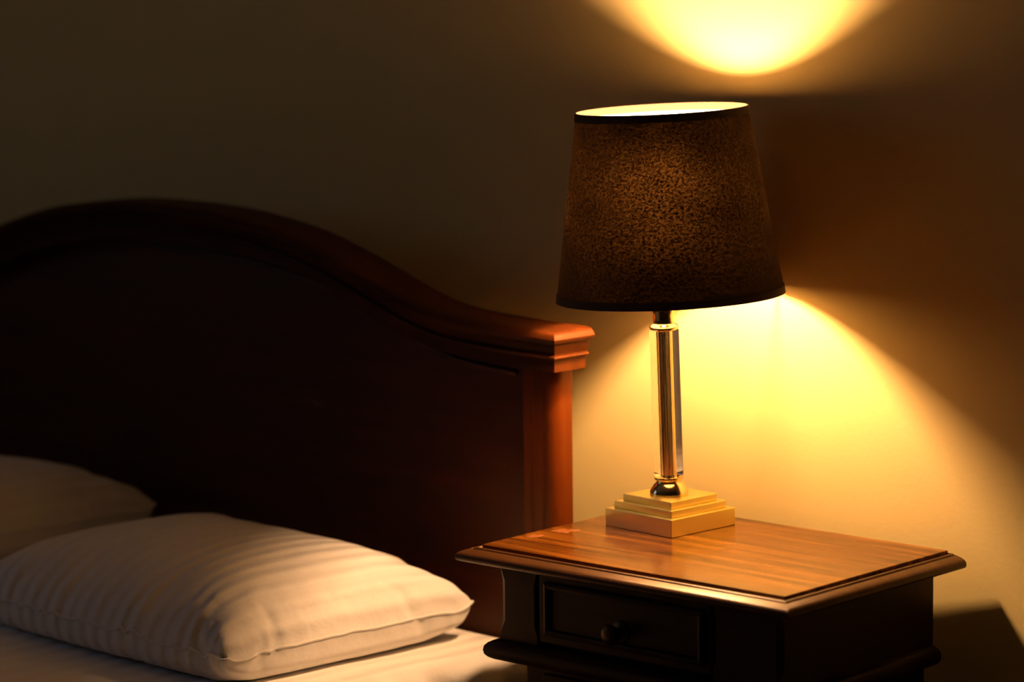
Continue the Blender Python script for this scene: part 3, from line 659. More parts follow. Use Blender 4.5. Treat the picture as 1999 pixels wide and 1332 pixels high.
0,0,1,0,0,0,0,0,0,1,0,0,-1,1,0,-1,1,0,0,0,0,0,0,0,0,0,0,1,0,0,0,0,0,0,0,0,0,0,-1,0,0,0,0,0,0,1,28,0,0,0,0,0,1,0,0,0,0,0,0,0,1,0,-1,0,0,0,1,0,0,0,0,0,0,0,0,0,0,0,0,0,0,1,-1,0,0,0,0,0,0,0,0,0,0,0,0,29,0,0,0,0,
0,0,1,0,0,0,0,0,0,0,0,0,0,0,0,0,0,0,0,1,0,0,0,0,0,0,0,0,0,0,0,0,0,0,0,0,0,0,0,0,0,0,0,0,29,0,0,0,0,0,0,0,0,1,0,0,0,0,0,0,0,0,0,0,0,0,0,0,0,0,0,0,0,0,0,0,1,-1,1,0,0,0,0,0,0,0,0,0,0,0,0,0,0,29,0,0,0,0,0,0,
0,0,0,1,0,0,0,0,0,0,0,0,0,0,0,0,0,0,0,0,0,0,0,0,0,0,0,0,0,0,0,1,0,0,0,0,0,0,0,0,0,0,28,0,1,0,0,0,0,0,0,0,0,0,1,0,0,0,0,0,0,0,0,0,0,0,0,0,0,0,0,0,0,0,0,0,0,0,0,0,0,0,0,1,0,0,0,0,0,0,0,28,0,0,1,0,0,0,0,0,
0,0,0,0,0,0,0,0,0,1,0,0,0,0,0,-1,1,0,-1,1,0,0,0,0,0,0,0,0,0,0,0,0,0,0,0,0,0,0,1,0,28,0,0,0,0,0,1,0,0,0,0,0,0,0,0,0,0,0,0,0,1,0,-1,0,0,0,0,0,0,0,0,0,0,1,0,0,0,0,0,0,0,0,0,0,0,0,0,0,0,29,0,0,0,0,0,0,0,0,1,0,
0,0,0,0,0,0,0,0,0,0,0,0,0,0,0,0,0,0,0,0,0,0,0,1,0,0,0,0,0,0,0,0,0,0,0,0,0,0,29,0,0,0,0,0,0,0,0,0,0,0,0,0,1,0,0,0,0,0,0,0,0,0,0,0,0,0,0,0,0,0,0,0,0,0,0,0,1,0,0,0,0,0,0,0,0,0,0,29,0,0,0,0,0,0,0,0,0,0,0,0,
0,0,0,1,0,0,0,0,0,0,0,0,0,0,0,0,0,0,0,0,0,0,0,0,0,0,0,0,0,1,0,0,0,0,0,0,28,0,1,0,0,0,0,0,0,0,0,0,0,0,0,0,0,0,0,0,0,0,1,0,0,0,0,-1,0,0,1,0,0,0,0,0,0,0,0,0,0,0,0,0,1,0,0,0,0,28,0,0,1,0,0,0,0,0,0,0,0,0,0,0,
0,0,0,0,0,0,0,0,0,0,0,1,-1,0,0,0,0,0,0,1,0,0,0,0,0,0,0,0,0,0,1,0,0,0,28,0,0,1,0,0,0,0,0,0,0,0,0,0,0,0,0,0,0,0,0,0,0,0,0,0,0,0,0,0,0,0,0,0,0,0,0,0,1,0,0,0,0,0,0,1,-1,0,0,29,0,0,0,0,0,0,0,0,0,0,0,0,0,0,1,0,
0,0,0,0,0,0,0,0,0,0,0,0,0,0,0,0,0,0,0,0,0,0,1,0,0,0,0,0,0,0,0,0,29,0,0,0,0,0,0,0,0,0,0,0,0,0,0,0,0,1,-1,1,0,-1,0,0,1,0,0,0,0,0,0,0,0,0,0,0,0,0,0,0,0,1,0,0,0,0,0,0,0,29,0,0,0,0,0,0,0,0,0,0,0,0,0,0,0,0,0,0,
0,0,0,0,0,0,0,0,0,1,0,0,0,0,0,0,0,0,0,0,0,0,0,0,1,0,0,0,0,0,28,1,0,0,0,0,0,0,0,0,0,0,0,0,0,0,0,0,0,0,0,0,0,0,0,0,0,0,0,1,0,0,-1,0,0,1,0,0,0,0,0,0,0,1,0,0,0,0,0,28,0,1,0,0,0,0,0,0,-1,1,0,0,0,-1,1,0,0,0,0,0,
0,0,0,0,0,0,0,0,0,0,0,0,0,0,0,0,1,0,0,0,0,0,0,1,0,0,0,0,28,0,0,1,0,0,0,0,0,0,-1,0,0,0,0,0,0,0,0,0,1,0,-1,1,0,0,0,0,0,0,0,0,0,0,0,0,0,0,1,0,0,0,0,0,0,1,-1,1,-1,29,0,0,0,0,0,0,0,0,0,0,0,0,0,0,0,0,0,0,0,0,0,0,
0,0,0,1,0,0,0,0,0,0,0,0,0,0,0,0,0,1,0,0,0,0,0,0,0,0,29,0,0,0,0,0,0,0,0,0,0,0,0,0,0,0,0,0,0,0,0,0,0,0,0,0,0,0,1,-1,1,0,0,0,0,0,0,0,0,0,0,1,0,0,0,0,0,0,0,29,0,0,0,0,0,0,0,0,0,0,0,0,0,0,0,0,0,0,0,0,0,0,0,0,
0,0,0,0,0,0,1,0,0,0,0,0,0,0,0,0,0,1,0,0,0,0,0,0,28,1,0,0,0,0,0,-1,0,1,0,0,0,-1,1,0,0,0,0,0,0,0,0,0,0,0,0,0,0,0,0,0,1,-1,1,0,0,0,0,0,0,0,0,1,0,0,0,0,0,28,0,1,0,0,-1,0,0,0,0,0,0,0,0,0,0,1,0,0,0,0,0,0,0,0,0,0,
0,0,0,0,0,0,0,0,1,0,0,0,0,0,0,0,1,0,0,0,0,0,28,0,1,0,0,-1,0,0,0,0,0,0,0,0,0,0,1,-1,1,-1,0,1,-1,0,1,0,0,0,0,0,0,0,0,0,0,0,0,1,0,0,0,0,0,0,1,0,0,0,0,28,0,0,1,-1,0,0,0,0,0,0,0,0,0,0,0,0,0,0,0,0,0,0,0,0,1,-1,0,1,
0,0,0,0,0,0,0,0,0,0,1,0,0,0,0,1,0,0,0,-1,29,0,0,0,0,0,0,0,0,0,-1,1,0,0,0,0,0,0,0,0,0,0,0,0,0,0,0,0,0,1,-1,1,0,0,0,0,0,0,0,0,1,0,0,0,0,1,-1,0,0,29,0,0,0,0,0,0,0,-1,0,0,0,1,0,0,0,0,0,0,0,0,0,0,0,0,0,0,0,0,0,1,
0,0,0,0,0,0,0,0,1,0,0,0,0,0,1,-1,0,0,28,1,0,0,0,0,0,-1,0,0,0,0,0,0,0,0,1,0,0,0,0,0,0,0,0,0,0,0,0,0,0,1,0,0,0,0,0,0,0,0,0,1,0,0,0,0,0,0,0,28,1,0,0,0,0,-1,0,0,0,0,0,0,0,0,0,0,1,0,0,0,0,0,0,0,0,0,0,0,0,0,0,0,
0,1,-1,1,0,0,0,0,0,1,0,0,0,0,0,0,28,0,1,0,0,0,0,-1,0,0,0,0,0,0,0,0,0,0,0,1,0,0,0,-1,1,0,0,0,0,0,0,0,0,0,0,0,0,1,0,0,0,0,0,1,0,0,0,0,-1,29,0,1,0,-1,1,-1,0,0,0,0,0,0,0,0,0,0,1,0,-1,0,1,0,0,0,0,0,0,0,0,0,0,0,0,0,
1,-1,0,1,0,0,0,0,1,0,0,0,0,-1,28,1,0,0,0,0,0,0,0,0,0,0,0,0,-1,1,0,0,1,-1,0,0,1,0,0,0,0,0,0,0,0,0,0,0,0,0,0,0,1,0,0,0,0,1,0,0,0,-1,0,28,0,1,0,0,0,0,0,0,0,0,0,0,0,0,0,0,0,0,1,0,-1,0,0,1,0,0,0,0,0,0,0,0,0,0,0,0,
0,1,0,0,0,1,0,0,0,0,-1,0,28,0,1,0,0,0,0,0,0,0,0,0,0,-1,1,0,0,0,1,0,0,-1,0,1,0,0,0,0,0,0,0,0,0,0,0,0,0,0,0,1,0,0,0,1,0,0,-1,0,0,28,0,-1,1,1,0,0,0,0,0,0,0,0,0,-1,1,0,0,0,0,1,0,-1,1,0,0,0,0,0,0,0,0,0,1,-1,0,0,1,0,
0,0,0,1,0,0,-1,0,0,-1,27,-1,0,3,1,0,0,0,0,0,0,0,0,0,0,0,0,0,0,1,0,0,0,0,0,0,0,0,0,0,0,1,0,-1,1,0,-1,1,0,0,0,0,0,1,0,-1,0,0,-1,15,5,5,3,1,1,0,0,0,0,0,0,0,0,0,0,1,0,0,0,0,0,0,0,0,0,0,0,0,0,1,-1,0,0,0,1,0,0,0,0,0,
0,0,0,1,-1,0,-5,2,17,4,5,4,1,1,0,0,0,0,0,0,0,0,0,0,1,0,0,0,0,0,0,0,1,-1,0,1,0,0,0,-1,1,0,0,0,-1,1,0,0,0,1,-1,1,0,-1,-2,-6,1,20,5,5,3,1,1,1,0,0,0,0,0,0,1,0,0,0,0,1,-1,0,0,0,1,0,0,0,0,0,0,1,-1,0,0,0,0,0,0,0,0,0,0,0,
0,0,0,-7,-1,0,20,5,5,3,1,0,1,1,0,-1,1,0,0,1,0,0,0,0,0,1,0,0,1,0,-1,1,-1,1,-1,0,0,0,0,0,1,0,0,0,0,-1,-1,-1,0,0,0,0,-5,-10,-9,39,4,5,1,0,0,-1,-3,-10,11,1,0,1,0,1,0,1,0,1,0,0,0,0,0,0,0,0,0,1,-1,1,-1,0,0,-1,1,-1,1,-10,6,1,1,1,0,0,
0,-2,-10,-9,40,5,0,-2,-3,-4,-9,7,-15,11,1,2,0,0,1,0,0,1,0,2,0,0,0,0,0,0,0,-1,1,0,-1,0,0,0,-1,0,-1,-13,10,2,2,2,1,2,2,1,1,-6,-9,41,-10,3,-6,-5,-7,-4,-14,12,-15,14,-2,3,1,-2,4,-3,1,0,2,1,0,-1,2,-3,0,2,-2,0,0,-1,4,-4,-1,-1,0,1,-14,13,4,2,-1,4,5,2,2,-4,
9,-3],
[-724,30,29,30,29,29,29,30,28,18,25,30,30,30,30,29,30,30,30,30,30,30,30,30,30,30,30,30,30,30,30,29,30,30,30,30,30,30,30,29,28,31,28,27,29,26,29,29,29,29,29,-1429,2,30,29,29,30,29,29,29,29,19,25,29,30,29,30,30,30,30,30,30,30,29,30,30,30,30,30,30,30,30,29,30,29,30,30,30,30,29,28,30,30,30,25,27,29,30,29,30,
30,17,-1420,15,15,30,30,29,30,29,30,29,29,24,22,29,29,29,30,30,30,30,30,30,30,30,29,30,30,30,30,30,30,29,29,30,30,30,30,28,30,30,29,30,30,28,25,30,30,30,30,17,17,-1405,10,21,21,30,30,30,30,29,30,30,29,28,19,30,28,29,30,30,30,30,30,30,30,29,30,30,30,30,30,30,29,30,30,29,30,30,28,30,29,30,30,28,29,29,29,30,
30,26,20,-2,-1381,14,10,23,27,29,30,31,29,30,30,29,28,22,29,30,29,28,30,30,30,30,30,30,30,29,30,30,30,30,29,30,30,30,30,28,29,30,30,30,29,30,30,28,29,30,30,27,24,10,11,-1360,-8,18,15,27,28,30,30,30,30,29,28,30,24,30,30,28,29,29,30,30,30,30,30,30,30,30,30,30,29,29,30,30,30,30,29,29,29,30,30,30,30,30,29,30,
29,28,27,15,18,4,-1360,14,0,21,24,27,29,30,30,30,30,26,29,29,29,30,30,29,28,30,30,30,30,30,30,30,30,30,30,29,29,30,30,30,30,29,29,30,30,30,30,30,30,30,29,28,27,22,21,12,-8,-1342,5,13,19,23,26,28,29,30,30,29,30,29,27,31,29,30,29,28,30,30,30,30,30,30,30,30,30,30,29,29,30,30,30,30,29,30,30,30,30,30,30,30,
29,29,27,24,25,8,9,18,-1350,6,21,20,14,25,27,28,29,30,29,30,29,29,30,29,30,29,30,30,29,30,30,30,30,30,30,30,30,29,30,30,29,30,30,30,30,30,30,30,30,30,29,30,27,26,25,20,15,14,7,-1343,11,11,21,23,19,25,28,29,29,30,30,29,29,30,30,30,29,30,29,30,30,30,30,30,30,30,30,30,29,30,30,30,30,30,30,30,30,30,30,29,
30,29,29,27,26,17,17,19,19,4,-1336,10,15,16,22,26,21,27,29,29,29,29,30,30,29,30,30,30,30,29,30,30,30,30,30,30,30,30,29,30,30,30,30,30,30,30,30,30,30,30,30,29,29,29,25,24,22,20,18,9,2,-1324,9,14,18,20,23,25,26,28,28,29,29,30,30,30,30,30,30,30,29,30,30,30,30,30,30,30,30,30,29,30,30,30,30,31,30,30,30,29,
30,30,29,29,24,24,23,24,24,15,5,-11,-1302,12,12,17,19,25,24,26,27,28,29,29,30,29,30,30,30,30,30,30,30,30,30,30,30,30,30,30,30,30,30,30,30,30,30,30,30,30,29,30,30,29,28,26,25,24,23,14,-2,10,28,-1319,9,17,15,20,22,25,25,28,27,29,29,29,30,29,31,30,30,30,30,30,30,30,30,30,30,30,30,30,30,30,30,30,30,30,30,30,
30,30,29,30,28,28,26,25,24,10,9,28,18,12,-1320,11,11,19,19,23,24,26,26,28,28,28,30,30,29,30,30,30,30,30,30,31,30,30,30,30,30,30,30,30,30,30,30,30,30,30,30,30,30,29,29,28,27,27,23,19,9,28,21,14,14,-1308,13,12,5,19,22,23,26,27,27,28,30,28,30,29,30,30,30,30,30,30,30,30,31,30,30,30,30,30,30,30,30,30,30,30,
30,30,30,29,30,28,29,27,23,14,23,28,21,17,17,12,-1321,15,14,26,20,13,22,23,27,27,28,29,30,29,29,30,30,30,30,30,30,30,30,30,30,30,31,30,30,30,30,30,30,30,30,30,30,30,29,29,30,26,19,25,29,26,20,19,17,16,15,-1323,13,16,17,23,27,23,22,19,27,28,29,30,29,29,30,30,30,30,30,30,30,30,30,30,30,30,31,30,30,30,30,30,
30,30,30,30,30,29,29,24,27,30,26,25,21,22,20,17,19,12,-1324,15,15,18,18,23,24,25,27,22,29,28,30,29,29,30,30,30,30,30,30,30,30,30,30,30,30,30,31,30,30,30,30,30,30,30,30,30,29,27,29,28,26,25,25,23,21,19,18,17,14,-1325,16,15,17,20,22,23,25,25,28,26,28,29,30,29,30,30,30,30,30,30,30,30,30,30,30,30,30,31,30,30,
30,30,30,30,30,30,30,29,28,28,27,27,25,25,21,21,22,19,16,14,-1328,16,17,18,19,22,24,25,26,25,27,28,30,29,29,30,30,30,30,30,30,30,30,30,30,30,30,30,30,30,31,30,30,30,30,30,29,30,29,28,28,28,26,25,23,24,23,21,17,16,16,-1330,16,17,20,20,21,22,26,26,27,27,28,28,29,29,30,30,30,30,30,30,30,30,30,30,30,30,30,30,
30,31,30,30,29,30,30,30,29,30,28,28,27,26,26,25,24,21,20,18,19,14,-1331,16,16,19,21,23,23,24,27,25,28,28,28,29,30,29,30,30,30,30,30,30,30,30,30,30,30,30,30,30,30,30,30,30,30,30,29,30,29,28,28,28,26,25,25,23,23,20,19,18,14,-1332,17,17,19,21,22,23,25,25,27,27,28,28,29,30,29,30,30,30,30,30,30,30,30,30,30,30,
30,30,30,30,30,30,30,30,30,29,29,29,29,27,27,26,26,26,24,21,21,19,17,16,-1333,15,18,20,20,23,23,25,25,27,28,28,28,29,29,29,30,30,30,29,30,31,30,30,30,30,30,30,30,30,30,30,30,30,30,29,30,29,29,28,27,28,26,27,24,23,23,21,19,17,16,-1333,16,17,18,23,22,24,25,26,25,28,28,28,29,29,29,30,30,30,29,30,30,31,30,30,
30,30,30,30,30,30,30,30,30,30,29,30,29,28,29,27,28,26,26,25,23,23,21,18,20,15,-1335,15,18,20,21,23,24,25,26,26,27,28,28,29,29,29,30,30,29,30,30,30,30,31,30,30,30,30,30,30,30,30,30,30,29,30,29,29,29,28,28,27,27,24,25,25,22,22,19,17,17,-1336,18,18,19,21,22,24,25,26,27,27,28,28,28,29,29,30,30,29,30,30,30,30,
30,30,31,30,30,30,30,30,30,30,30,29,30,29,29,29,28,27,27,27,26,25,25,23,19,21,16,17,-1335,16,17,20,21,24,23,25,25,26,28,28,28,29,29,30,29,30,29,30,30,30,30,30,30,31,30,30,30,30,30,30,30,30,29,30,29,29,28,28,28,28,26,26,25,23,23,22,18,19,16,-1336,18,17,20,21,22,24,24,27,27,27,28,28,28,29,30,29,30,29,30,30,
30,30,30,30,30,31,30,30,30,30,30,30,29,30,29,30,29,28,29,28,27,27,25,25,24,23,21,20,16,17,-1336,17,17,20,22,23,24,25,26,26,27,28,28,29,28,29,30,29,30,30,30,30,30,30,30,30,30,31,30,30,30,30,30,29,30,29,30,29,28,28,28,27,26,28,24,22,24,20,20,18,17,-1337,18,18,19,22,22,24,25,26,26,28,28,28,28,30,29,29,30,29,
30,30,30,30,30,30,30,30,31,30,30,30,30,30,29,30,29,29,29,29,28,28,27,26,26,25,25,22,21,19,17,17,-1336,18,17,20,22,22,24,25,25,27,28,27,29,29,28,30,29,29,30,30,30,30,30,30,30,30,30,30,31,30,29,30,30,30,30,29,29,29,28,29,27,27,26,27,26,22,24,21,20,17,17,-1337,18,19,19,22,21,24,25,26,27,27,28,28,29,28,30,29,
29,30,30,30,30,30,30,30,30,30,30,30,31,29,30,30,30,29,30,29,29,28,28,28,28,27,25,25,24,22,22,20,19,15,-1337,18,18,20,21,23,25,24,25,26,28,28,28,28,29,29,30,29,30,30,30,30,30,30,30,30,30,30,30,30,30,30,30,30,29,30,29,29,28,29,28,27,26,26,25,24,23,20,20,18,17,-1337,15,20,19,22,23,24,25,26,27,27,28,27,30,28,
30,29,29,30,30,30,30,30,30,30,30,30,30,30,30,30,30,30,30,29,30,29,29,28,28,28,28,26,25,25,24,23,23,19,18,17,-1339,17,19,19,22,23,24,26,26,26,27,28,28,28,29,29,30,29,30,30,30,30,30,30,30,30,30,30,30,30,30,30,30,30,29,30,29,29,29,28,28,27,26,26,25,24,23,21,19,18,17,-1337,17,18,21,20,22,24,26,26,26,28,28,28,
28,29,29,30,29,30,30,30,30,30,30,30,30,30,30,30,30,30,30,30,30,29,30,29,29,28,28,28,27,27,26,25,24,22,21,19,18,18,-1338,16,21,18,23,23,23,25,26,26,28,27,29,28,29,29,30,29,30,30,30,30,30,30,30,30,30,30,30,30,30,30,30,30,29,29,30,28,29,28,28,27,28,26,23,26,23,21,19,19,16,-1338,17,18,20,20,23,24,25,26,27,28,
28,28,28,29,29,30,29,30,30,30,29,31,30,30,30,30,30,30,30,30,30,30,29,30,30,29,29,28,28,27,28,27,25,26,24,23,21,20,18,18,-1340,17,17,20,22,23,24,26,26,26,27,28,28,29,29,29,30,29,30,30,29,31,29,31,30,30,30,30,30,30,30,30,30,29,30,30,29,29,28,29,28,26,27,26,24,25,23,21,20,18,17,-1340,17,19,21,21,23,23,25,27,
26,27,29,28,28,29,29,30,29,30,30,29,30,30,30,31,30,30,30,30,30,30,30,30,29,30,30,29,29,28,28,28,28,26,26,25,24,22,21,20,17,18,-1338,18,17,19,22,23,23,26,26,27,27,27,29,29,29,29,29,30,30,30,29,30,30,30,30,31,30,30,30,30,30,30,30,29,30,29,30,29,28,29,27,28,27,26,24,23,24,22,18,17,18,-1338,18,19,18,20,24,24,
25,26,27,27,28,28,29,28,29,30,30,30,29,30,30,30,30,30,30,31,30,30,30,30,30,30,29,30,29,30,29,28,29,28,27,26,26,26,24,21,21,20,17,17,-1337,18,17,19,23,22,23,26,26,27,27,27,29,28,29,30,29,30,29,30,30,30,30,30,30,30,30,31,30,30,30,30,30,29,30,29,30,29,28,28,28,27,27,26,25,24,23,22,20,16,16,-1336,16,18,20,21,
23,24,25,25,27,27,28,28,29,29,29,30,29,30,30,30,30,30,30,30,30,30,31,30,30,30,30,30,29,30,29,30,29,28,29,28,27,26,27,25,23,22,21,20,17,17,-1336,17,16,19,22,22,24,25,27,27,27,28,28,29,29,29,30,29,30,30,30,30,30,30,30,30,30,30,31,30,30,30,30,30,29,30,29,29,29,28,28,28,26,26,25,23,23,20,19,19,17,-1338,17,17,
20,21,23,24,25,26,26,27,28,29,28,30,29,30,29,30,30,30,30,30,30,30,30,30,30,30,31,30,30,30,29,30,30,29,29,29,28,28,27,27,25,26,24,22,21,19,17,17,-1336,15,17,20,22,22,24,26,26,26,28,27,29,28,29,30,29,30,30,30,30,30,30,30,30,30,30,30,30,31,30,30,30,30,29,30,29,29,29,28,28,27,27,26,25,24,23,21,19,17,16,-1337,
16,20,17,22,22,24,25,25,27,28,28,28,29,29,30,29,30,30,30,30,30,30,30,30,30,30,30,31,30,30,30,29,31,29,30,29,30,28,29,27,28,26,27,25,23,22,20,19,18,15,-1334,17,16,21,19,23,23,25,28,27,26,27,29,29,29,29,30,30,30,30,30,30,30,30,30,30,30,30,30,31,29,30,31,29,30,30,30,29,29,28,28,27,27,24,26,25,22,21,19,17,
14,-1333,16,17,17,22,23,27,24,25,24,28,28,28,29,30,29,30,30,30,30,30,30,30,30,30,30,30,30,30,31,30,29,30,30,31,29,30,29,29,28,29,26,28,26,24,23,23,20,20,17,15,-1334,13,17,23,22,23,20,24,25,27,29,28,28,29,29,30,30,30,30,30,30,30,30,30,30,30,30,30,30,30,30,30,30,31,29,30,30,29,29,28,28,28,25,26,27,23,21,23,
18,16,15,-1333,14,20,16,21,21,25,24,27,27,26,29,29,29,29,30,29,31,30,30,30,30,30,30,30,30,30,30,30,30,30,30,30,31,29,31,29,29,30,28,29,26,28,25,23,26,23,19,19,15,16,-1334,16,16,19,20,24,21,26,26,26,28,28,29,29,30,29,30,30,31,30,30,30,30,30,30,30,30,30,30,30,30,30,30,30,31,29,30,30,29,29,28,27,27,26,25,22,
23,21,19,16,14,-1333,13,17,19,21,21,25,24,25,28,27,28,29,30,30,29,30,30,30,30,31,30,30,30,30,30,30,30,30,30,30,30,30,30,30,30,30,30,29,29,29,27,26,26,25,25,21,21,18,16,13,-1331,12,17,19,19,22,23,24,27,27,28,29,29,30,30,29,30,30,30,30,30,31,30,30,30,30,30,30,30,30,30,30,30,30,30,30,31,29,30,29,28,28,27,25,
26,23,22,20,18,16,12,-1331,17,14,18,24,20,18,26,27,28,26,30,29,30,29,30,30,30,30,30,30,31,30,30,30,30,30,30,30,30,30,30,30,30,30,30,30,30,30,30,28,27,29,24,25,24,20,20,18,16,12,-1329,15,15,23,13,20,25,25,28,25,28,30,29,30,29,30,30,30,30,30,31,30,30,30,30,30,30,30,30,30,30,30,30,30,30,30,30,30,30,30,29,28,
27,27,23,22,22,19,17,15,14,-1328,13,19,12,17,26,25,24,23,28,29,29,30,30,29,31,30,30,30,30,30,30,30,30,30,30,30,30,30,30,30,30,30,30,30,30,30,30,29,31,28,30,28,26,23,23,20,20,17,17,11,-1327,11,13,17,18,20,25,26,27,28,30,30,28,31,30,30,30,30,30,30,30,30,30,30,30,30,30,30,29,30,31,30,30,29,30,30,30,30,30,30,
30,25,30,20,28,26,20,19,18,15,12,-1322,13,23,14,14,10,26,29,24,30,28,30,30,29,30,30,30,30,30,30,30,30,30,30,30,29,30,30,30,30,30,30,30,30,30,30,30,30,30,30,30,29,24,29,12,28,27,20,16,14,12,-1315,24,-4,13,13,28,24,22,29,28,30,29,30,30,30,30,29,30,30,30,30,30,30,30,30,30,29,30,30,30,30,30,30,30,30,30,30,30,
30,30,29,30,29,23,27,5,23,28,21,16,11,-1301,-10,11,8,26,20,22,28,29,29,29,30,30,29,30,30,29,30,30,30,30,30,30,30,30,30,29,30,30,30,30,30,30,29,30,30,30,30,30,30,30,29,30,29,25,21,6,14,26,21,13,-1323,3,7,23,17,22,27,27,29,30,29,30,30,28,30,29,30,30,30,30,30,30,30,30,30,30,29,30,30,30,30,30,29,29,30,30,
30,30,30,30,30,30,30,29,28,24,20,11,-4,28,19,-1334,4,16,16,21,25,27,29,29,30,30,30,26,29,30,30,30,30,30,30,30,30,30,30,29,30,30,30,30,30,30,29,30,30,29,29,30,30,30,30,30,30,30,30,28,26,24,19,7,-10,29,-1339,7,15,20,21,26,28,30,30,30,30,30,25,28,30,30,30,30,30,30,30,30,30,30,29,30,30,30,30,29,30,30,30,30,
28,29,30,30,30,30,30,30,30,30,29,28,25,21,15,6,-13,-1332,9,16,18,25,28,29,30,30,30,30,29,26,26,30,30,30,30,30,30,30,30,30,30,29,30,30,30,29,30,30,30,30,30,30,29,27,30,30,30,30,30,30,30,30,29,28,22,18,9,5,-1367,8,16,23,27,30,30,29,30,30,30,29,25,25,30,30,30,30,30,30,30,30,30,30,29,30,30,29,30,30,30,30,
30,30,30,30,30,25,30,30,30,30,30,30,30,29,30,25,21,14,5,-1386,9,19,25,30,30,30,29,30,29,30,28,27,23,30,30,30,30,30,30,30,30,30,30,29,30,30,30,29,30,30,30,30,30,30,30,28,26,30,30,29,31,29,30,30,30,30,29,25,18,4,-1402,10,21,30,30,30,30,29,30,26,30,22,29,28,30,30,30,30,30,30,30,30,29,30,30,30,30,30,30,29,
31,30,29,30,30,30,27,26,30,30,30,30,30,30,28,30,31,30,30,22,1,-1395,-7,28,30,28,30,30,29,29,27,27,29,28,24,30,30,30,30,29,30,30,30,30,30,30,30,30,30,30,30,30,30,30,30,29,30,26,27,30,30,29,30,30,30,30,28,30,30,30,30,16,-1446,24,29,26,30,29,30,29,24,28,30,26,26,30,30,30,30,30,30,30,30,30,30,30,30,30,30,30,
30,30,30,30,30,30,30,30,29,27,26,30,30,30,30,29,30,30,27,30,29,30,30,-1434,30,29,29,29,30,29,17,27,30,30,30,30,30,30,30,30,30,30,30,30,30,30,30,30,30,30,30,30,30,30,30,30,30,30,30,30,29,30,30,30,30,28,23,29,30,30,29,30,-1405,21,29,29,30,29,30,23,26,30,30,29,30,30,30,30,30,30,30,30,31,30,30,30,30,30,30,30,
30,30,30,30,30,30,30,30,30,30,30,30,30,30,27,27,30,29,30,29,22,-1393,14,23,29,29,29,27,30,28,29,30,30,30,30,30,30,30,30,30,30,30,30,30,31,30,30,30,30,30,30,30,30,30,30,30,30,30,31,30,30,30,29,29,30,29,30,28,24,17,-1366,8,7,27,28,29,29,30,30,30,29,30,31,30,30,30,30,30,30,30,30,30,30,30,31,30,30,30,30,30,
30,30,30,30,30,31,30,30,30,30,30,30,30,30,29,29,28,17,14,-1364,8,20,20,28,29,29,30,30,30,30,30,31,30,30,30,30,30,30,30,30,30,30,30,30,31,30,30,30,30,30,30,30,30,30,30,31,30,30,30,30,30,30,30,29,29,25,6,10,-1342,6,16,23,26,29,30,30,30,30,30,30,31,30,30,30,30,30,30,30,30,30,30,30,30,31,30,30,30,30,30,30,
30,30,30,30,30,30,30,31,30,30,30,30,29,28,19,22,8,-1351,9,16,22,26,29,30,30,30,30,30,30,31,30,30,30,30,30,30,30,30,30,30,30,30,30,30,30,31,30,30,30,30,30,30,30,30,30,30,30,30,30,31,29,30,28,22,17,7,-1348,10,15,22,26,29,30,30,30,31,30,30,30,30,30,30,30,30,30,30,30,30,30,30,30,30,30,30,30,30,30,30,30,30,
30,30,31,30,30,30,30,30,30,30,29,28,22,14,8,-1343,9,14,22,26,29,30,30,30,31,30,30,30,30,30,30,30,30,30,30,30,30,30,30,30,30,30,30,30,30,30,30,30,30,30,30,30,30,30,30,31,29,30,30,31,26,24,10,6,-1334,5,14,21,26,29,31,30,30,31,30,30,30,30,30,30,30,30,30,30,30,30,30,30,30,30,30,30,30,30,30,30,30,30,30,30,
30,30,30,30,30,31,29,29,30,20,29,-3,-1,-1311,10,9,20,27,30,30,30,30,31,30,30,30,30,30,30,30,30,30,30,30,30,30,30,30,30,30,30,30,30,30,30,30,30,30,30,30,30,30,30,30,31,30,29,29,30,10,24,-3,-1327,6,18,14,28,29,31,30,31,29,31,30,30,30,30,30,30,30,30,30,30,30,30,30,30,30,30,30,30,30,30,30,30,30,30,30,30,30,
30,30,30,31,30,31,29,28,21,16,-3,-1330,6,10,23,27,30,30,30,30,31,30,30,30,30,30,30,30,30,30,30,30,30,30,30,30,30,30,30,30,30,30,30,30,30,30,30,30,30,31,29,30,30,31,30,30,28,22,14,0,-1319,2,-1,27,24,31,30,30,30,30,31,30,30,30,30,30,30,30,30,30,30,30,30,30,30,30,30,30,30,30,30,30,30,30,30,30,30,30,31,29,
31,30,30,31,29,29,21,13,3,-1333,3,11,23,27,31,30,30,31,30,30,30,30,30,30,30,30,30,30,30,30,30,30,30,30,30,30,30,30,30,30,30,30,30,30,31,29,30,30,31,30,30,30,30,30,28,22,9,10,-1336,2,13,21,27,32,30,30,30,31,30,30,30,30,30,30,30,30,30,30,30,30,30,30,30,30,30,30,30,30,30,30,30,30,30,30,30,30,30,31,30,30,
30,30,31,27,21,13,4,-1333,2,18,15,29,30,30,31,30,30,31,30,30,30,30,30,30,30,30,30,30,30,30,30,30,30,30,30,30,30,30,30,30,30,30,30,30,30,31,30,30,30,30,30,31,27,23,12,4,-1336,2,15,21,27,31,31,30,30,30,30,31,30,30,30,30,30,30,30,30,30,30,30,30,30,30,30,30,30,30,30,30,30,30,30,30,31,29,30,30,31,30,31,30,
31,27,21,13,5,-1339,4,13,23,27,32,29,31,30,30,31,30,30,30,30,30,30,30,30,30,30,30,30,30,30,30,30,30,30,30,30,30,30,30,30,30,30,30,31,29,31,30,30,30,31,28,21,14,4,-1340,6,12,21,29,31,30,30,31,31,30,30,30,30,30,30,30,30,30,30,30,30,30,30,30,30,30,30,30,30,30,30,30,30,30,30,30,30,30,30,31,30,31,30,30,29,
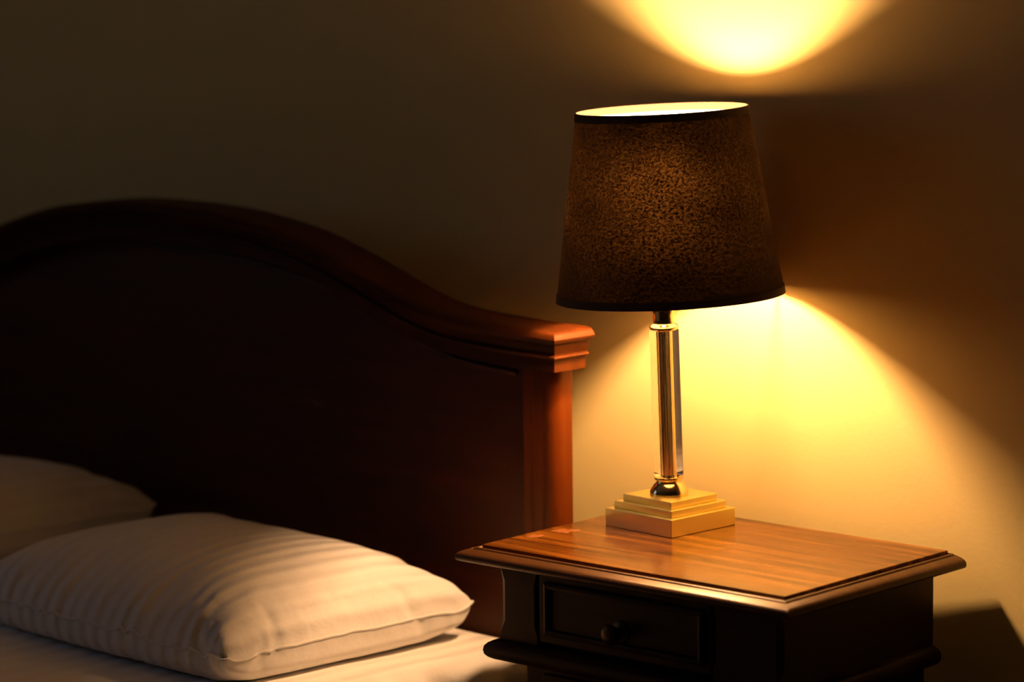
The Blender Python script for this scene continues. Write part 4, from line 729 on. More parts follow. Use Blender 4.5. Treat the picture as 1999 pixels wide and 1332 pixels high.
20,14,5,-1340,4,12,23,28,30,31,30,30,31,30,31,30,30,30,30,30,30,30,30,30,30,30,30,30,30,30,30,30,30,30,30,30,30,30,30,30,31,29,31,30,30,31,30,30,28,23,12,4,-1341,6,13,21,29,30,31,31,30,30,30,30,31,30,30,30,30,30,30,30,30,30,30,30,30,30,30,30,30,30,30,30,30,30,30,30,30,30,31,30,30,30,30,31,30,29,22,13,
6,-1345,6,13,22,29,31,30,30,30,30,31,30,31,30,30,30,30,30,30,30,30,30,30,30,30,30,30,30,30,30,30,30,30,30,30,30,30,30,30,31,30,30,30,30,31,29,22,14,5,-1342,3,13,21,30,30,31,30,31,30,30,30,30,31,30,30,30,30,30,30,30,30,30,30,30,30,30,30,30,30,30,30,30,30,30,30,30,30,30,30,31,30,31,30,30,29,23,13,6,-1346,
5,13,22,29,31,31,30,31,30,30,30,30,31,30,30,30,30,30,30,30,30,30,29,31,30,30,30,30,30,30,30,30,30,30,30,30,30,31,30,30,30,31,30,30,29,23,13,5,-1346,6,13,22,29,31,30,30,31,30,31,30,30,30,30,31,30,30,30,29,31,30,30,30,30,30,30,30,30,30,30,30,30,30,30,30,30,30,30,31,30,31,30,30,31,29,23,14,6,-1348,4,13,
23,29,30,31,30,31,31,29,31,30,30,30,30,31,30,29,30,31,30,30,30,30,30,30,30,30,30,30,30,30,30,30,30,30,30,31,30,30,30,31,30,31,29,22,14,5,-1346,4,13,23,29,30,31,31,30,31,29,31,30,30,30,30,30,30,31,29,31,30,30,30,30,30,30,30,29,30,31,30,30,30,30,30,30,30,30,31,30,30,31,31,30,29,23,14,5,-1347,4,13,23,28,
31,31,30,31,31,30,30,30,30,30,30,30,30,31,30,30,30,30,30,30,30,30,29,30,30,30,31,30,30,30,30,30,30,30,31,30,30,31,31,30,29,22,15,7,-1350,5,13,23,29,30,31,30,31,30,31,29,31,30,30,30,30,30,30,31,30,30,30,30,29,30,30,30,30,30,30,31,30,30,30,30,30,30,30,31,30,30,31,30,31,29,23,14,5,-1351,6,14,24,29,30,31,
30,31,30,30,31,30,30,30,30,30,30,30,30,30,31,30,29,30,30,30,30,30,30,30,30,31,30,30,30,30,30,30,30,31,30,31,30,31,30,22,14,4,-1349,5,15,22,30,31,30,30,31,30,30,30,31,30,30,30,30,30,30,30,30,30,31,29,30,30,30,30,30,30,30,30,30,30,31,30,30,30,30,30,31,30,31,30,31,29,23,14,7,-1352,5,14,24,29,30,31,30,31,
30,30,30,31,30,30,30,30,30,30,30,30,30,30,30,30,30,30,30,30,30,30,30,30,30,30,30,31,30,30,30,31,30,31,30,31,29,23,13,5,-1348,5,13,24,28,31,31,30,30,31,30,30,30,31,30,30,30,30,30,30,30,30,30,30,30,30,30,30,30,30,30,30,31,30,30,29,31,30,30,30,30,31,30,31,31,29,23,14,6,-1352,7,13,24,29,30,31,30,30,31,30,
30,31,30,30,30,30,30,30,30,30,30,30,30,30,30,30,30,30,30,30,30,30,30,30,31,29,31,30,30,30,31,30,30,32,29,23,14,7,-1350,5,12,23,30,30,31,30,31,30,30,31,30,30,30,30,30,30,30,30,30,30,30,30,30,30,30,30,30,30,30,30,30,30,30,31,30,30,30,30,31,30,30,32,29,30,23,14,7,-1352,5,14,23,29,31,31,30,30,31,30,30,31,
30,30,30,30,30,30,30,30,30,30,30,30,30,30,30,30,30,30,30,30,30,30,30,30,31,30,30,31,30,30,31,31,29,23,14,4,-1351,7,14,23,29,31,31,30,31,29,31,30,30,30,31,30,30,30,30,30,30,30,30,30,30,30,30,30,30,30,30,30,30,30,30,31,30,30,30,30,30,31,30,31,30,30,23,13,5,-1348,6,12,23,29,31,31,30,30,31,30,30,30,30,31,
30,30,30,30,30,30,30,30,30,30,30,30,30,30,30,30,30,30,30,30,30,31,30,30,30,30,31,30,31,30,30,22,15,8,-1354,6,14,23,29,31,30,31,30,31,30,30,30,30,31,30,30,30,30,30,30,30,30,30,30,30,30,30,30,30,30,30,30,30,30,30,30,31,30,30,30,30,31,31,31,28,23,15,8,-1354,6,14,23,29,31,30,31,30,30,31,30,30,30,31,30,30,
30,30,30,30,30,30,30,30,30,30,30,30,29,31,30,30,30,30,30,30,31,30,30,30,30,31,31,30,30,22,14,5,-1350,6,13,24,30,30,30,31,30,31,30,30,30,30,30,30,30,31,29,30,31,29,30,31,30,30,30,29,30,31,30,30,30,30,30,30,30,30,31,30,30,30,31,31,30,29,23,14,8,-1352,5,14,23,29,31,30,31,30,30,31,30,30,30,30,30,30,31,29,
30,30,30,30,30,30,30,31,30,29,30,31,30,30,30,30,30,30,30,30,31,30,31,30,31,30,29,23,14,6,-1349,4,14,23,29,31,30,31,30,30,30,31,30,30,30,30,30,30,30,30,30,30,30,30,30,30,30,30,30,30,30,30,31,30,30,30,30,30,30,31,30,31,30,30,31,29,23,13,5,-1349,6,14,23,29,31,31,30,30,31,30,30,30,30,30,30,30,30,30,30,30,
30,30,30,30,30,30,30,31,29,30,30,30,31,30,30,30,30,30,30,31,31,30,31,30,29,23,14,4,-1347,5,14,22,29,31,31,30,30,30,31,30,30,30,30,30,30,30,30,30,30,30,30,30,30,30,30,30,30,30,30,30,30,30,31,30,30,30,31,30,30,30,31,30,31,29,22,14,8,-1349,5,13,22,30,30,30,30,31,30,30,31,30,30,30,30,30,30,30,30,30,30,30,
30,30,30,30,30,30,30,30,31,29,31,30,30,30,30,30,31,30,30,30,32,30,29,22,14,6,-1349,6,14,23,29,30,30,31,30,31,30,30,30,30,30,30,30,30,30,30,30,30,30,30,30,30,30,30,30,30,30,30,31,29,30,31,30,30,30,31,30,30,31,30,30,29,22,15,5,-1346,5,13,23,29,30,31,30,31,30,30,30,30,30,30,30,30,30,30,30,30,30,30,30,30,
30,30,30,30,30,30,30,30,30,30,30,31,30,30,30,31,30,31,30,30,28,23,13,5,-1344,6,13,23,28,31,30,30,30,31,30,30,30,30,30,30,30,30,30,30,30,30,30,30,30,30,30,30,30,30,30,30,30,30,30,30,31,30,30,30,31,30,30,31,30,28,22,15,4,-1346,8,13,23,28,31,30,30,31,29,31,30,30,30,30,30,30,30,30,30,30,30,30,30,30,30,30,
30,30,30,30,30,30,30,30,31,29,31,30,30,30,31,30,31,30,28,23,13,5,-1343,4,15,22,28,30,31,30,31,30,30,30,30,30,30,30,30,30,30,30,30,30,30,30,30,30,30,30,30,30,30,30,30,30,30,30,30,30,30,31,31,30,30,31,30,28,23,12,7,-1343,5,13,22,28,31,30,30,30,31,30,30,30,30,30,30,30,30,30,30,30,30,30,30,30,30,30,30,30,
30,30,30,30,30,30,30,30,30,30,31,30,30,31,30,30,28,22,14,4,-1340,5,13,23,27,30,31,30,30,31,30,30,30,30,30,30,30,30,30,30,30,30,30,30,30,30,30,30,30,30,30,30,30,30,30,30,30,30,31,30,30,30,31,30,30,28,22,13,8,-1346,9,14,20,28,31,30,30,31,30,30,30,30,30,30,30,30,30,30,30,30,30,30,30,30,30,30,30,30,30,30,
30,30,30,30,30,30,30,30,31,30,30,30,31,29,29,22,12,7,-1341,5,14,22,27,31,30,30,31,30,30,30,30,30,30,30,30,30,30,30,30,30,30,30,30,30,30,30,30,30,30,30,30,30,30,30,30,30,30,30,31,30,30,31,29,28,21,13,5,-1335,3,15,20,27,31,30,30,31,30,30,30,30,30,30,30,30,30,30,30,30,30,30,30,30,30,30,30,30,30,30,30,30,
30,30,30,30,30,30,30,30,31,30,30,30,28,21,12,7,-1339,10,10,21,28,30,30,30,31,30,30,30,30,30,30,30,30,30,30,30,30,30,30,30,30,30,30,30,30,30,30,30,30,30,30,30,30,30,30,30,30,30,31,31,29,28,20,14,4,-1334,4,14,20,28,30,30,30,30,30,31,30,30,30,30,30,30,30,30,30,30,30,30,30,30,30,30,30,30,30,30,30,30,30,30,
30,30,30,30,30,30,31,30,30,30,27,22,9,10,-1334,4,12,20,28,30,30,30,30,30,31,30,30,30,30,30,30,30,30,30,30,30,30,30,30,30,30,30,30,30,30,30,30,30,30,30,30,30,30,30,30,31,30,30,30,27,21,13,7,-1335,9,8,21,27,30,30,30,30,30,30,30,31,30,30,30,30,30,30,30,30,30,30,30,30,30,30,30,30,30,30,30,30,30,30,30,30,
30,30,31,30,30,30,30,30,27,20,14,3,-1328,2,12,25,23,29,31,30,30,30,31,30,30,30,30,30,30,30,30,30,30,30,30,30,30,30,30,30,30,30,30,30,30,30,30,30,30,30,30,31,29,31,30,30,29,27,21,13,4,-1325,-1,20,13,26,30,30,31,30,30,30,30,31,29,31,30,30,30,30,30,30,30,30,30,30,30,30,30,30,30,30,30,30,30,30,30,30,30,30,
30,31,30,30,30,30,23,25,12,6,-1315,1,-5,22,29,29,30,31,30,30,30,30,30,30,30,30,31,30,29,30,31,29,30,31,30,30,30,30,30,30,30,30,30,30,30,30,30,30,30,30,31,30,30,30,30,26,21,13,4,-1336,6,11,25,28,29,30,30,30,31,30,30,30,30,30,30,30,30,30,30,30,30,30,30,31,30,30,30,30,30,30,30,30,30,30,30,30,30,30,30,31,
30,30,30,30,28,18,-2,7,-1330,10,14,25,28,30,29,30,30,30,31,30,30,30,30,30,30,30,30,30,30,30,30,30,31,30,30,30,30,30,30,30,30,30,30,30,30,30,31,30,30,30,30,30,30,29,7,21,8,-1350,17,13,25,29,29,29,30,30,30,30,31,30,30,30,30,30,30,30,30,30,30,30,30,30,31,30,30,30,30,30,30,30,30,30,30,30,30,30,31,30,30,30,
30,30,30,21,0,8,-1347,13,20,26,29,29,30,29,30,30,29,30,31,30,30,30,30,30,30,30,30,30,30,30,30,30,31,30,30,30,30,30,30,30,30,30,30,31,30,29,30,30,29,30,30,30,28,17,13,-1379,15,23,29,29,30,29,30,28,27,31,30,30,30,30,30,30,30,30,30,30,30,30,30,30,31,30,30,30,30,30,30,30,30,30,30,30,30,28,30,29,30,31,30,30,
29,30,23,17,-1394,18,29,30,29,30,29,29,25,27,30,30,30,30,30,30,30,30,30,30,30,31,30,30,30,30,30,30,30,30,30,30,30,30,30,30,30,27,28,30,30,30,30,30,30,30,30,28,23,-1408,28,30,29,29,29,30,26,28,26,27,30,30,30,30,30,30,30,30,30,30,30,30,30,30,30,30,30,30,30,30,30,30,30,30,30,30,26,27,30,30,30,30,29,30,30,30,
28,30],
[153,-2,-3,-3,-2,-4,-3,-1,-5,1,8,-1,1,-1,0,-2,1,0,-1,1,-1,-2,2,0,-2,-1,3,-1,0,1,-1,1,-2,2,-1,1,1,-2,0,-1,4,0,1,-2,-2,3,2,3,2,3,1,2,31,-1,-3,-3,1,-2,-2,-3,-1,-4,11,2,-1,-2,4,1,-4,3,-2,-1,1,2,0,-4,3,-3,3,-3,3,0,-4,4,-3,-1,3,-2,1,-2,2,-1,0,4,-10,5,1,-1,1,0,
-1,-26,3,28,27,-1,-1,0,-1,-2,0,-3,-2,-6,14,3,-5,4,1,-3,3,-1,1,-2,2,0,-5,2,1,2,-4,2,0,-3,3,-1,0,0,-5,6,1,-5,5,1,-2,-7,5,-1,-1,-1,-3,-25,-27,4,34,21,22,1,0,0,2,-3,0,-1,-3,-4,17,-3,-7,6,2,-1,1,-1,-1,1,0,-4,2,1,0,-2,4,-2,-4,5,-1,1,-4,-3,6,-4,4,2,0,-6,2,-7,3,-3,
-4,-17,-22,-36,7,31,30,20,14,2,2,0,2,-1,0,-3,-5,15,-1,-3,-6,10,-1,1,-1,-1,0,0,-4,4,0,-1,1,-6,5,1,-3,2,0,-7,5,2,1,-4,4,2,-2,-11,2,-2,-7,-13,-20,-29,-32,8,34,24,26,16,11,4,2,2,3,0,-7,0,13,-1,-2,-7,6,3,0,0,-2,1,0,-3,2,-1,1,-1,-6,6,1,-2,2,0,-7,6,1,-3,2,1,-1,-4,-7,-1,
-7,-11,-16,-26,-25,-37,9,34,32,22,18,15,8,5,3,4,4,-9,7,7,-4,0,-2,-5,9,1,-4,1,-1,2,0,-3,1,0,-1,-6,5,1,0,-1,2,-4,5,-3,2,-4,2,-3,-4,-4,-8,-10,-13,-23,-22,-28,-35,7,37,29,23,20,16,12,8,5,5,6,0,-5,11,-1,-5,2,-6,8,0,0,-2,1,0,1,-3,3,-3,0,-6,6,1,-1,-3,5,0,-4,1,0,-3,-2,-3,-4,
-8,-8,-13,-19,-18,-30,-30,-31,8,38,21,25,27,18,14,10,8,6,5,6,-3,8,-1,-5,3,-4,5,-3,4,-3,1,0,0,0,-3,2,0,-6,6,-3,2,-2,3,-1,-3,1,-2,-3,-2,-5,-7,-8,-11,-16,-16,-24,-27,-29,-36,8,36,31,22,19,26,15,12,9,8,6,6,7,2,-2,0,-4,6,-1,-6,5,-1,0,2,-3,1,0,-3,3,-3,3,-4,2,1,1,-4,-1,-1,-3,-2,-5,
-6,-7,-11,-11,-16,-25,-26,-25,-25,-39,10,39,27,26,23,16,22,14,11,7,8,6,6,6,-1,1,-4,5,0,-6,6,-1,0,0,-1,0,0,-3,4,0,-1,-3,1,1,-1,-4,1,-4,-3,-4,-5,-7,-8,-9,-18,-17,-22,-24,-25,-30,-39,9,40,28,26,24,20,16,16,12,10,8,7,6,5,3,1,1,1,1,-5,4,0,0,-1,1,-1,-1,-1,3,0,-2,-1,0,-1,-1,-3,-2,-3,-4,
-4,-6,-7,-8,-19,-18,-20,-19,-19,-27,-31,-41,11,39,29,28,23,19,19,14,15,11,9,7,8,4,5,2,3,0,1,-3,3,-1,0,-1,1,0,-1,-1,2,-1,-1,0,-1,-2,-1,-3,0,-6,-4,-5,-5,-9,-12,-15,-17,-20,-19,-27,-31,-29,-28,1,41,26,29,23,22,17,17,12,12,11,8,6,7,4,4,2,2,1,1,1,-2,1,-1,0,0,0,-1,2,-2,0,-1,-2,-1,-2,-3,-3,
-4,-4,-5,-7,-11,-13,-14,-18,-19,-29,-29,-11,-27,-42,-1,43,30,25,24,22,18,16,15,12,10,11,6,5,7,4,3,2,2,1,0,-1,1,0,-1,1,-1,0,0,-1,0,-2,-2,-1,-3,-2,-3,-5,-4,-7,-8,-11,-13,-15,-19,-24,-30,-10,-22,-30,-40,-7,41,30,32,24,22,20,15,15,12,11,8,10,7,4,5,3,3,2,2,1,0,0,0,0,0,0,0,0,-2,-1,-1,-2,-2,-2,
-3,-4,-4,-6,-6,-11,-9,-13,-20,-27,-20,-9,-23,-26,-28,-40,-3,43,28,18,25,27,21,20,15,13,10,9,8,7,6,4,4,4,2,2,2,-1,1,0,0,0,1,-1,-1,-1,-1,-1,-2,-2,-3,-3,-3,-5,-5,-8,-8,-14,-24,-17,-8,-16,-24,-25,-26,-29,-39,-1,42,28,27,21,14,21,20,24,12,12,9,8,7,6,5,4,3,3,2,2,1,0,1,0,0,0,-1,0,-1,-1,-2,-2,
-2,-2,-4,-4,-4,-5,-7,-18,-16,-6,-14,-19,-22,-20,-26,-26,-25,-42,-5,43,28,26,25,23,18,17,13,21,11,10,8,7,6,6,3,4,3,2,2,1,1,1,0,0,0,-1,-1,1,-3,-1,-2,-3,-2,-4,-3,-4,-6,-15,-6,-12,-16,-18,-18,-18,-24,-25,-26,-28,-41,0,39,29,28,24,21,20,18,18,11,17,9,9,6,6,5,5,4,3,2,2,2,1,1,0,0,0,0,-1,-1,-1,
-2,-2,-1,-5,-2,-5,-4,-8,-9,-12,-14,-15,-16,-19,-21,-23,-23,-25,-29,-42,-2,43,28,26,25,22,19,18,14,19,13,10,9,7,6,6,5,4,3,2,2,2,2,0,1,0,0,0,-1,-1,-2,0,-4,-2,-3,-4,-5,-5,-10,-10,-11,-13,-15,-18,-19,-19,-21,-23,-26,-30,-42,-1,43,27,25,24,23,21,17,17,12,14,13,10,8,6,6,5,4,3,3,3,1,2,1,0,0,0,0,0,
-2,-1,-2,-3,-3,-3,-4,-6,-7,-8,-9,-12,-14,-15,-16,-17,-22,-22,-23,-26,-26,-44,-3,43,29,27,21,22,19,20,13,18,12,12,10,9,7,6,5,4,4,3,2,2,1,1,1,0,0,0,-1,-1,-2,-2,-2,-3,-4,-5,-6,-6,-9,-11,-11,-14,-15,-17,-19,-20,-20,-24,-25,-27,-44,-4,44,28,25,24,22,20,17,18,13,14,12,10,10,7,6,5,5,4,3,2,2,2,1,1,0,0,
-1,0,-2,-1,-2,-3,-3,-3,-7,-4,-10,-9,-10,-13,-14,-16,-17,-15,-18,-23,-23,-25,-30,-43,-2,46,26,25,25,21,19,19,17,14,13,11,11,9,8,6,6,4,4,4,2,2,2,1,1,0,0,0,-1,-1,-2,-3,-2,-4,-5,-5,-7,-8,-10,-11,-11,-13,-15,-16,-18,-22,-20,-22,-25,-31,-40,-4,44,28,28,20,23,19,16,17,18,12,12,11,9,8,7,5,5,5,2,3,2,2,1,1,
0,1,-1,-1,-1,-2,-3,-3,-4,-5,-5,-7,-9,-8,-12,-12,-13,-14,-16,-19,-20,-21,-23,-26,-26,-47,-2,48,27,24,25,19,20,18,16,14,14,13,11,9,8,7,7,4,4,4,3,2,2,1,1,0,0,0,-1,-2,-1,-3,-3,-5,-4,-6,-8,-8,-10,-11,-11,-14,-15,-18,-18,-18,-21,-23,-25,-30,-45,-1,45,28,26,23,23,18,18,16,14,13,13,9,13,8,7,7,4,5,3,3,3,1,
2,2,-1,0,0,-1,-2,-2,-3,-3,-4,-6,-6,-6,-9,-9,-12,-13,-14,-16,-15,-16,-20,-20,-27,-22,-31,-44,0,44,30,24,23,19,21,19,17,15,12,12,12,8,9,7,6,6,4,4,3,3,2,1,1,1,-1,0,-1,-2,-2,-3,-4,-4,-5,-7,-7,-9,-10,-11,-12,-13,-14,-17,-18,-20,-22,-21,-26,-29,-43,-3,44,28,26,24,21,20,18,15,15,13,12,11,10,9,7,7,6,4,4,3,
3,2,1,1,1,0,-1,-1,-1,-2,-3,-5,-4,-6,-6,-8,-8,-10,-9,-13,-14,-14,-18,-18,-18,-22,-24,-24,-30,-45,1,42,31,24,22,20,20,18,17,15,13,13,11,10,9,7,7,5,5,4,3,3,2,1,1,1,0,-1,-1,-1,-3,-2,-5,-5,-4,-8,-7,-9,-10,-11,-12,-14,-15,-15,-18,-22,-20,-24,-25,-28,-44,-1,44,28,26,24,20,20,17,16,15,14,12,11,10,9,7,7,6,5,
4,3,3,2,1,1,1,0,-1,0,-3,-2,-3,-4,-5,-6,-7,-7,-8,-11,-11,-12,-13,-16,-17,-17,-18,-22,-22,-27,-30,-42,-4,45,31,24,23,21,19,19,16,15,14,12,11,9,9,8,6,6,5,4,4,2,2,2,1,0,0,0,-1,-2,-2,-4,-4,-5,-6,-6,-8,-10,-9,-11,-13,-14,-15,-15,-17,-21,-19,-24,-25,-29,-43,-3,44,27,26,24,21,21,17,15,15,13,13,11,10,9,8,7,
6,5,4,3,3,2,1,1,1,0,-1,-1,-2,-2,-4,-4,-5,-6,-7,-7,-9,-10,-12,-11,-14,-13,-17,-18,-20,-21,-23,-25,-27,-47,-2,44,30,25,23,21,17,18,18,16,14,12,11,10,8,9,6,6,6,3,3,3,2,2,1,0,0,-1,0,-3,-2,-3,-5,-5,-5,-7,-8,-9,-10,-10,-12,-14,-15,-16,-18,-19,-21,-26,-25,-28,-44,0,46,27,26,22,20,20,18,16,14,14,12,12,9,11,
6,7,6,5,4,4,2,2,2,1,0,0,0,-2,-1,-3,-3,-4,-5,-6,-7,-8,-9,-10,-11,-12,-14,-15,-16,-18,-19,-22,-20,-26,-29,-47,-1,47,28,25,23,21,19,17,16,15,14,12,11,12,7,9,6,6,5,4,4,2,3,1,1,1,-1,0,-1,-2,-3,-3,-4,-5,-6,-7,-8,-8,-10,-11,-12,-14,-15,-17,-17,-19,-21,-24,-25,-30,-43,-2,43,31,23,25,22,18,18,17,14,13,12,11,
10,9,8,7,6,5,4,4,2,3,1,1,1,0,-1,-1,-2,-3,-3,-4,-5,-6,-7,-8,-9,-10,-10,-13,-14,-15,-16,-16,-21,-22,-24,-24,-29,-43,-4,49,26,27,21,20,20,18,16,16,14,12,10,10,9,8,6,6,5,5,3,3,2,2,1,0,0,0,-2,-2,-2,-4,-4,-5,-5,-7,-8,-9,-11,-11,-11,-13,-15,-15,-21,-16,-22,-23,-25,-28,-47,0,43,30,24,25,20,20,18,16,14,13,
11,11,11,9,7,7,6,5,4,4,3,2,1,1,1,0,-1,-1,-2,-3,-3,-4,-5,-5,-7,-8,-9,-9,-12,-13,-14,-15,-16,-16,-20,-21,-22,-25,-29,-47,1,45,29,24,23,22,18,17,16,15,14,12,12,9,8,8,7,6,5,4,3,4,1,2,1,0,0,0,-2,-1,-3,-4,-4,-4,-6,-7,-7,-9,-10,-10,-13,-14,-15,-17,-18,-18,-21,-23,-24,-29,-47,-2,49,26,24,23,22,20,18,16,
14,13,12,11,10,9,8,6,6,5,4,4,2,2,3,0,1,0,-1,-1,-2,-3,-3,-3,-6,-6,-5,-8,-9,-10,-12,-12,-13,-15,-17,-15,-21,-22,-23,-25,-29,-43,-2,44,30,25,22,22,19,18,16,14,14,13,10,9,9,7,7,7,3,5,3,2,3,1,1,1,0,-1,-1,-2,-3,-3,-4,-4,-6,-8,-5,-10,-9,-10,-13,-13,-15,-16,-19,-21,-18,-23,-28,-28,-43,-3,45,29,26,24,20,19,
17,16,15,13,12,11,10,8,10,5,5,6,3,3,2,2,2,1,0,1,-1,-1,-2,-3,-3,-4,-4,-6,-7,-7,-9,-9,-10,-12,-14,-15,-17,-17,-18,-24,-23,-26,-27,-43,-3,44,31,24,21,23,20,17,16,15,13,12,11,10,9,6,7,5,5,4,3,2,3,1,1,0,0,-1,-1,-1,-3,-3,-3,-5,-6,-6,-8,-8,-10,-11,-13,-13,-13,-17,-18,-19,-20,-24,-24,-30,-45,2,44,27,24,24,
20,19,18,17,15,13,12,11,10,8,7,6,6,4,4,3,2,2,1,1,1,0,-1,-1,-2,-2,-3,-4,-4,-5,-7,-7,-8,-10,-11,-12,-13,-15,-16,-17,-20,-21,-24,-25,-29,-44,0,44,28,27,22,23,19,17,15,14,13,13,11,9,8,8,5,6,4,3,3,3,1,2,1,0,0,-1,-1,-1,-2,-3,-3,-5,-4,-7,-8,-8,-9,-11,-11,-14,-13,-17,-18,-20,-21,-24,-26,-27,-46,0,46,27,
25,25,19,20,18,16,15,14,12,10,9,8,7,6,4,5,3,3,2,2,1,1,0,1,-1,-1,-2,-2,-2,-4,-4,-5,-6,-7,-8,-10,-10,-12,-13,-16,-16,-16,-19,-22,-22,-26,-31,-43,2,43,29,25,22,21,20,16,15,16,12,12,12,9,8,7,5,5,4,4,3,1,2,1,1,0,0,1,-3,-1,-2,-2,-3,-4,-5,-6,-7,-8,-9,-11,-12,-13,-14,-16,-18,-19,-21,-23,-25,-29,-46,0,
46,27,26,22,21,19,19,17,14,13,12,10,9,7,7,5,5,4,3,2,2,2,1,0,1,0,-1,0,-2,-2,-2,-3,-4,-4,-6,-6,-8,-9,-11,-11,-14,-16,-13,-18,-20,-22,-23,-27,-29,-41,1,39,32,23,25,21,19,17,15,13,15,14,9,9,7,7,5,4,4,3,2,2,1,1,1,0,0,-1,0,-2,-1,-2,-3,-4,-3,-6,-6,-8,-8,-11,-11,-13,-14,-20,-16,-18,-21,-23,-25,-29,
-43,-2,41,29,28,21,21,16,18,17,18,14,11,9,9,7,6,5,4,4,2,2,2,1,3,-1,0,0,-1,0,-1,-2,-2,-2,-4,-4,-4,-5,-7,-10,-11,-10,-14,-13,-16,-20,-19,-21,-24,-24,-28,-45,0,44,29,20,22,22,23,18,18,13,12,11,10,8,7,6,5,4,3,2,2,2,1,1,1,0,0,-1,-1,0,-2,-2,-2,-3,-4,-4,-6,-7,-8,-11,-12,-10,-18,-15,-16,-20,-22,-22,
-26,-28,-43,1,40,26,27,25,21,19,19,14,14,14,11,9,8,7,5,4,4,3,2,2,2,1,0,1,0,0,0,0,-2,-2,-2,-2,-2,-3,-4,-5,-7,-8,-8,-11,-16,-12,-17,-20,-17,-20,-26,-25,-29,-42,0,41,30,25,23,21,22,14,17,15,12,11,9,8,6,5,4,3,3,2,2,2,0,0,0,0,1,-1,-1,0,-2,-1,-2,-2,-3,-3,-5,-6,-8,-9,-11,-13,-14,-16,-17,-22,
-21,-21,-26,-28,-42,0,41,28,26,22,22,17,19,17,14,12,10,9,7,5,5,4,4,1,3,1,1,0,0,1,0,0,0,-1,-1,-1,-2,-2,-2,-2,-3,-4,-5,-7,-9,-10,-13,-15,-15,-19,-18,-22,-23,-25,-29,-41,0,41,27,25,25,21,21,17,15,14,11,10,8,6,5,4,4,2,3,1,3,-1,0,1,1,-1,0,1,-1,-1,-2,-1,-2,-1,-2,-3,-2,-5,-6,-8,-11,-11,-14,-17,
-16,-21,-20,-25,-25,-29,-42,-2,41,28,27,19,24,24,16,15,12,14,8,7,5,5,5,2,2,3,0,1,1,0,1,0,0,-1,1,0,-2,0,-2,-1,-2,-2,-2,-2,-4,-5,-6,-10,-13,-10,-19,-18,-19,-23,-23,-25,-29,-40,-2,40,28,22,29,23,17,17,13,18,9,8,5,6,5,3,3,2,1,0,2,-1,1,0,0,1,-1,0,0,-1,0,-1,-2,-2,-1,-2,-3,-2,-4,-4,-6,-13,
-15,-13,-20,-21,-20,-25,-27,-29,-37,-3,40,25,30,26,15,18,18,21,11,9,6,6,6,3,4,2,1,0,2,-1,0,1,1,-2,1,0,-1,2,-2,0,-1,-1,-2,-2,-2,-1,-3,-4,-2,-11,-5,-9,-16,-20,-21,-22,-25,-26,-26,-43,-1,41,30,26,25,23,18,16,12,11,6,7,7,3,4,3,2,-1,0,1,0,0,0,1,-2,2,0,-1,1,-2,1,-1,1,-2,-4,-1,-2,-2,-4,-3,
-5,-16,-2,-24,-9,-18,-22,-25,-24,-29,-41,1,38,19,28,28,29,15,10,19,6,9,6,5,5,3,2,-3,2,0,0,1,-1,0,1,-3,3,1,-2,1,-1,0,0,1,0,-4,-3,-1,-2,-3,-4,-3,-9,-19,-6,-29,-7,-15,-23,-27,-29,-39,-1,30,33,28,28,12,18,21,8,12,6,5,6,4,4,-2,-4,4,-1,-2,2,0,-2,2,0,-4,5,-1,0,-1,1,0,-3,4,-3,-3,-2,-2,
-3,-2,-5,-5,-9,-21,-11,-29,-19,-7,-24,-27,-39,-8,37,31,30,15,24,20,12,11,7,6,6,5,4,-6,4,-4,4,0,-3,4,-4,-1,2,-1,-3,5,1,-1,-2,2,-1,-3,5,0,-4,-2,-3,-1,-4,-3,-5,-7,-9,-16,-22,-29,-28,-3,-24,-37,-9,38,32,21,24,22,14,13,8,7,4,5,5,-6,5,-4,3,0,-1,0,-2,3,-3,2,-1,-4,6,-1,1,0,-2,1,-4,6,1,-3,
-5,1,-4,-2,-2,-5,-5,-9,-12,-17,-23,-28,-30,-7,-33,-6,38,27,26,21,18,14,9,6,5,4,6,-9,6,0,1,0,0,0,-1,0,1,-3,2,-6,4,2,-2,3,-1,-1,2,-4,5,-6,5,-5,0,-1,-3,-2,-3,-4,-7,-10,-15,-18,-25,-30,-23,-21,-4,37,28,22,22,16,11,6,4,4,2,-1,-9,10,0,1,0,0,0,-1,1,-1,1,-2,-5,5,1,0,0,1,-1,-1,3,0,
-9,6,0,-3,2,-4,0,-3,-3,-5,-7,-11,-16,-24,-26,-30,-25,7,33,27,25,17,12,6,4,3,2,1,-4,-9,11,2,2,-3,2,0,-1,-2,2,0,-2,-5,6,-2,3,-1,0,0,-1,3,0,-4,-6,8,-3,1,-1,-1,-1,-3,-3,-4,-8,-13,-19,-25,-30,-33,16,33,26,21,14,6,3,-1,5,1,-1,-5,-10,13,2,0,-1,1,-2,2,-2,2,0,0,-5,4,-4,4,1,-2,0,3,
-2,0,-2,-1,-5,9,-4,0,0,-1,0,-3,-1,-5,-7,-16,-22,-27,-35,15,33,25,16,5,3,-3,3,-2,5,-1,-6,-9,15,-2,1,-2,3,-4,1,2,-3,3,-1,0,-1,-4,4,0,0,0,0,0,1,-1,-3,-7,7,2,-1,1,-3,2,1,-6,1,-3,-7,-18,-24,-34,13,32,21,2,1,-1,0,-3,4,-5,4,-10,6,5,-1,-2,1,0,0,-1,2,-2,2,0,-1,-1,-2,3,-2,3,
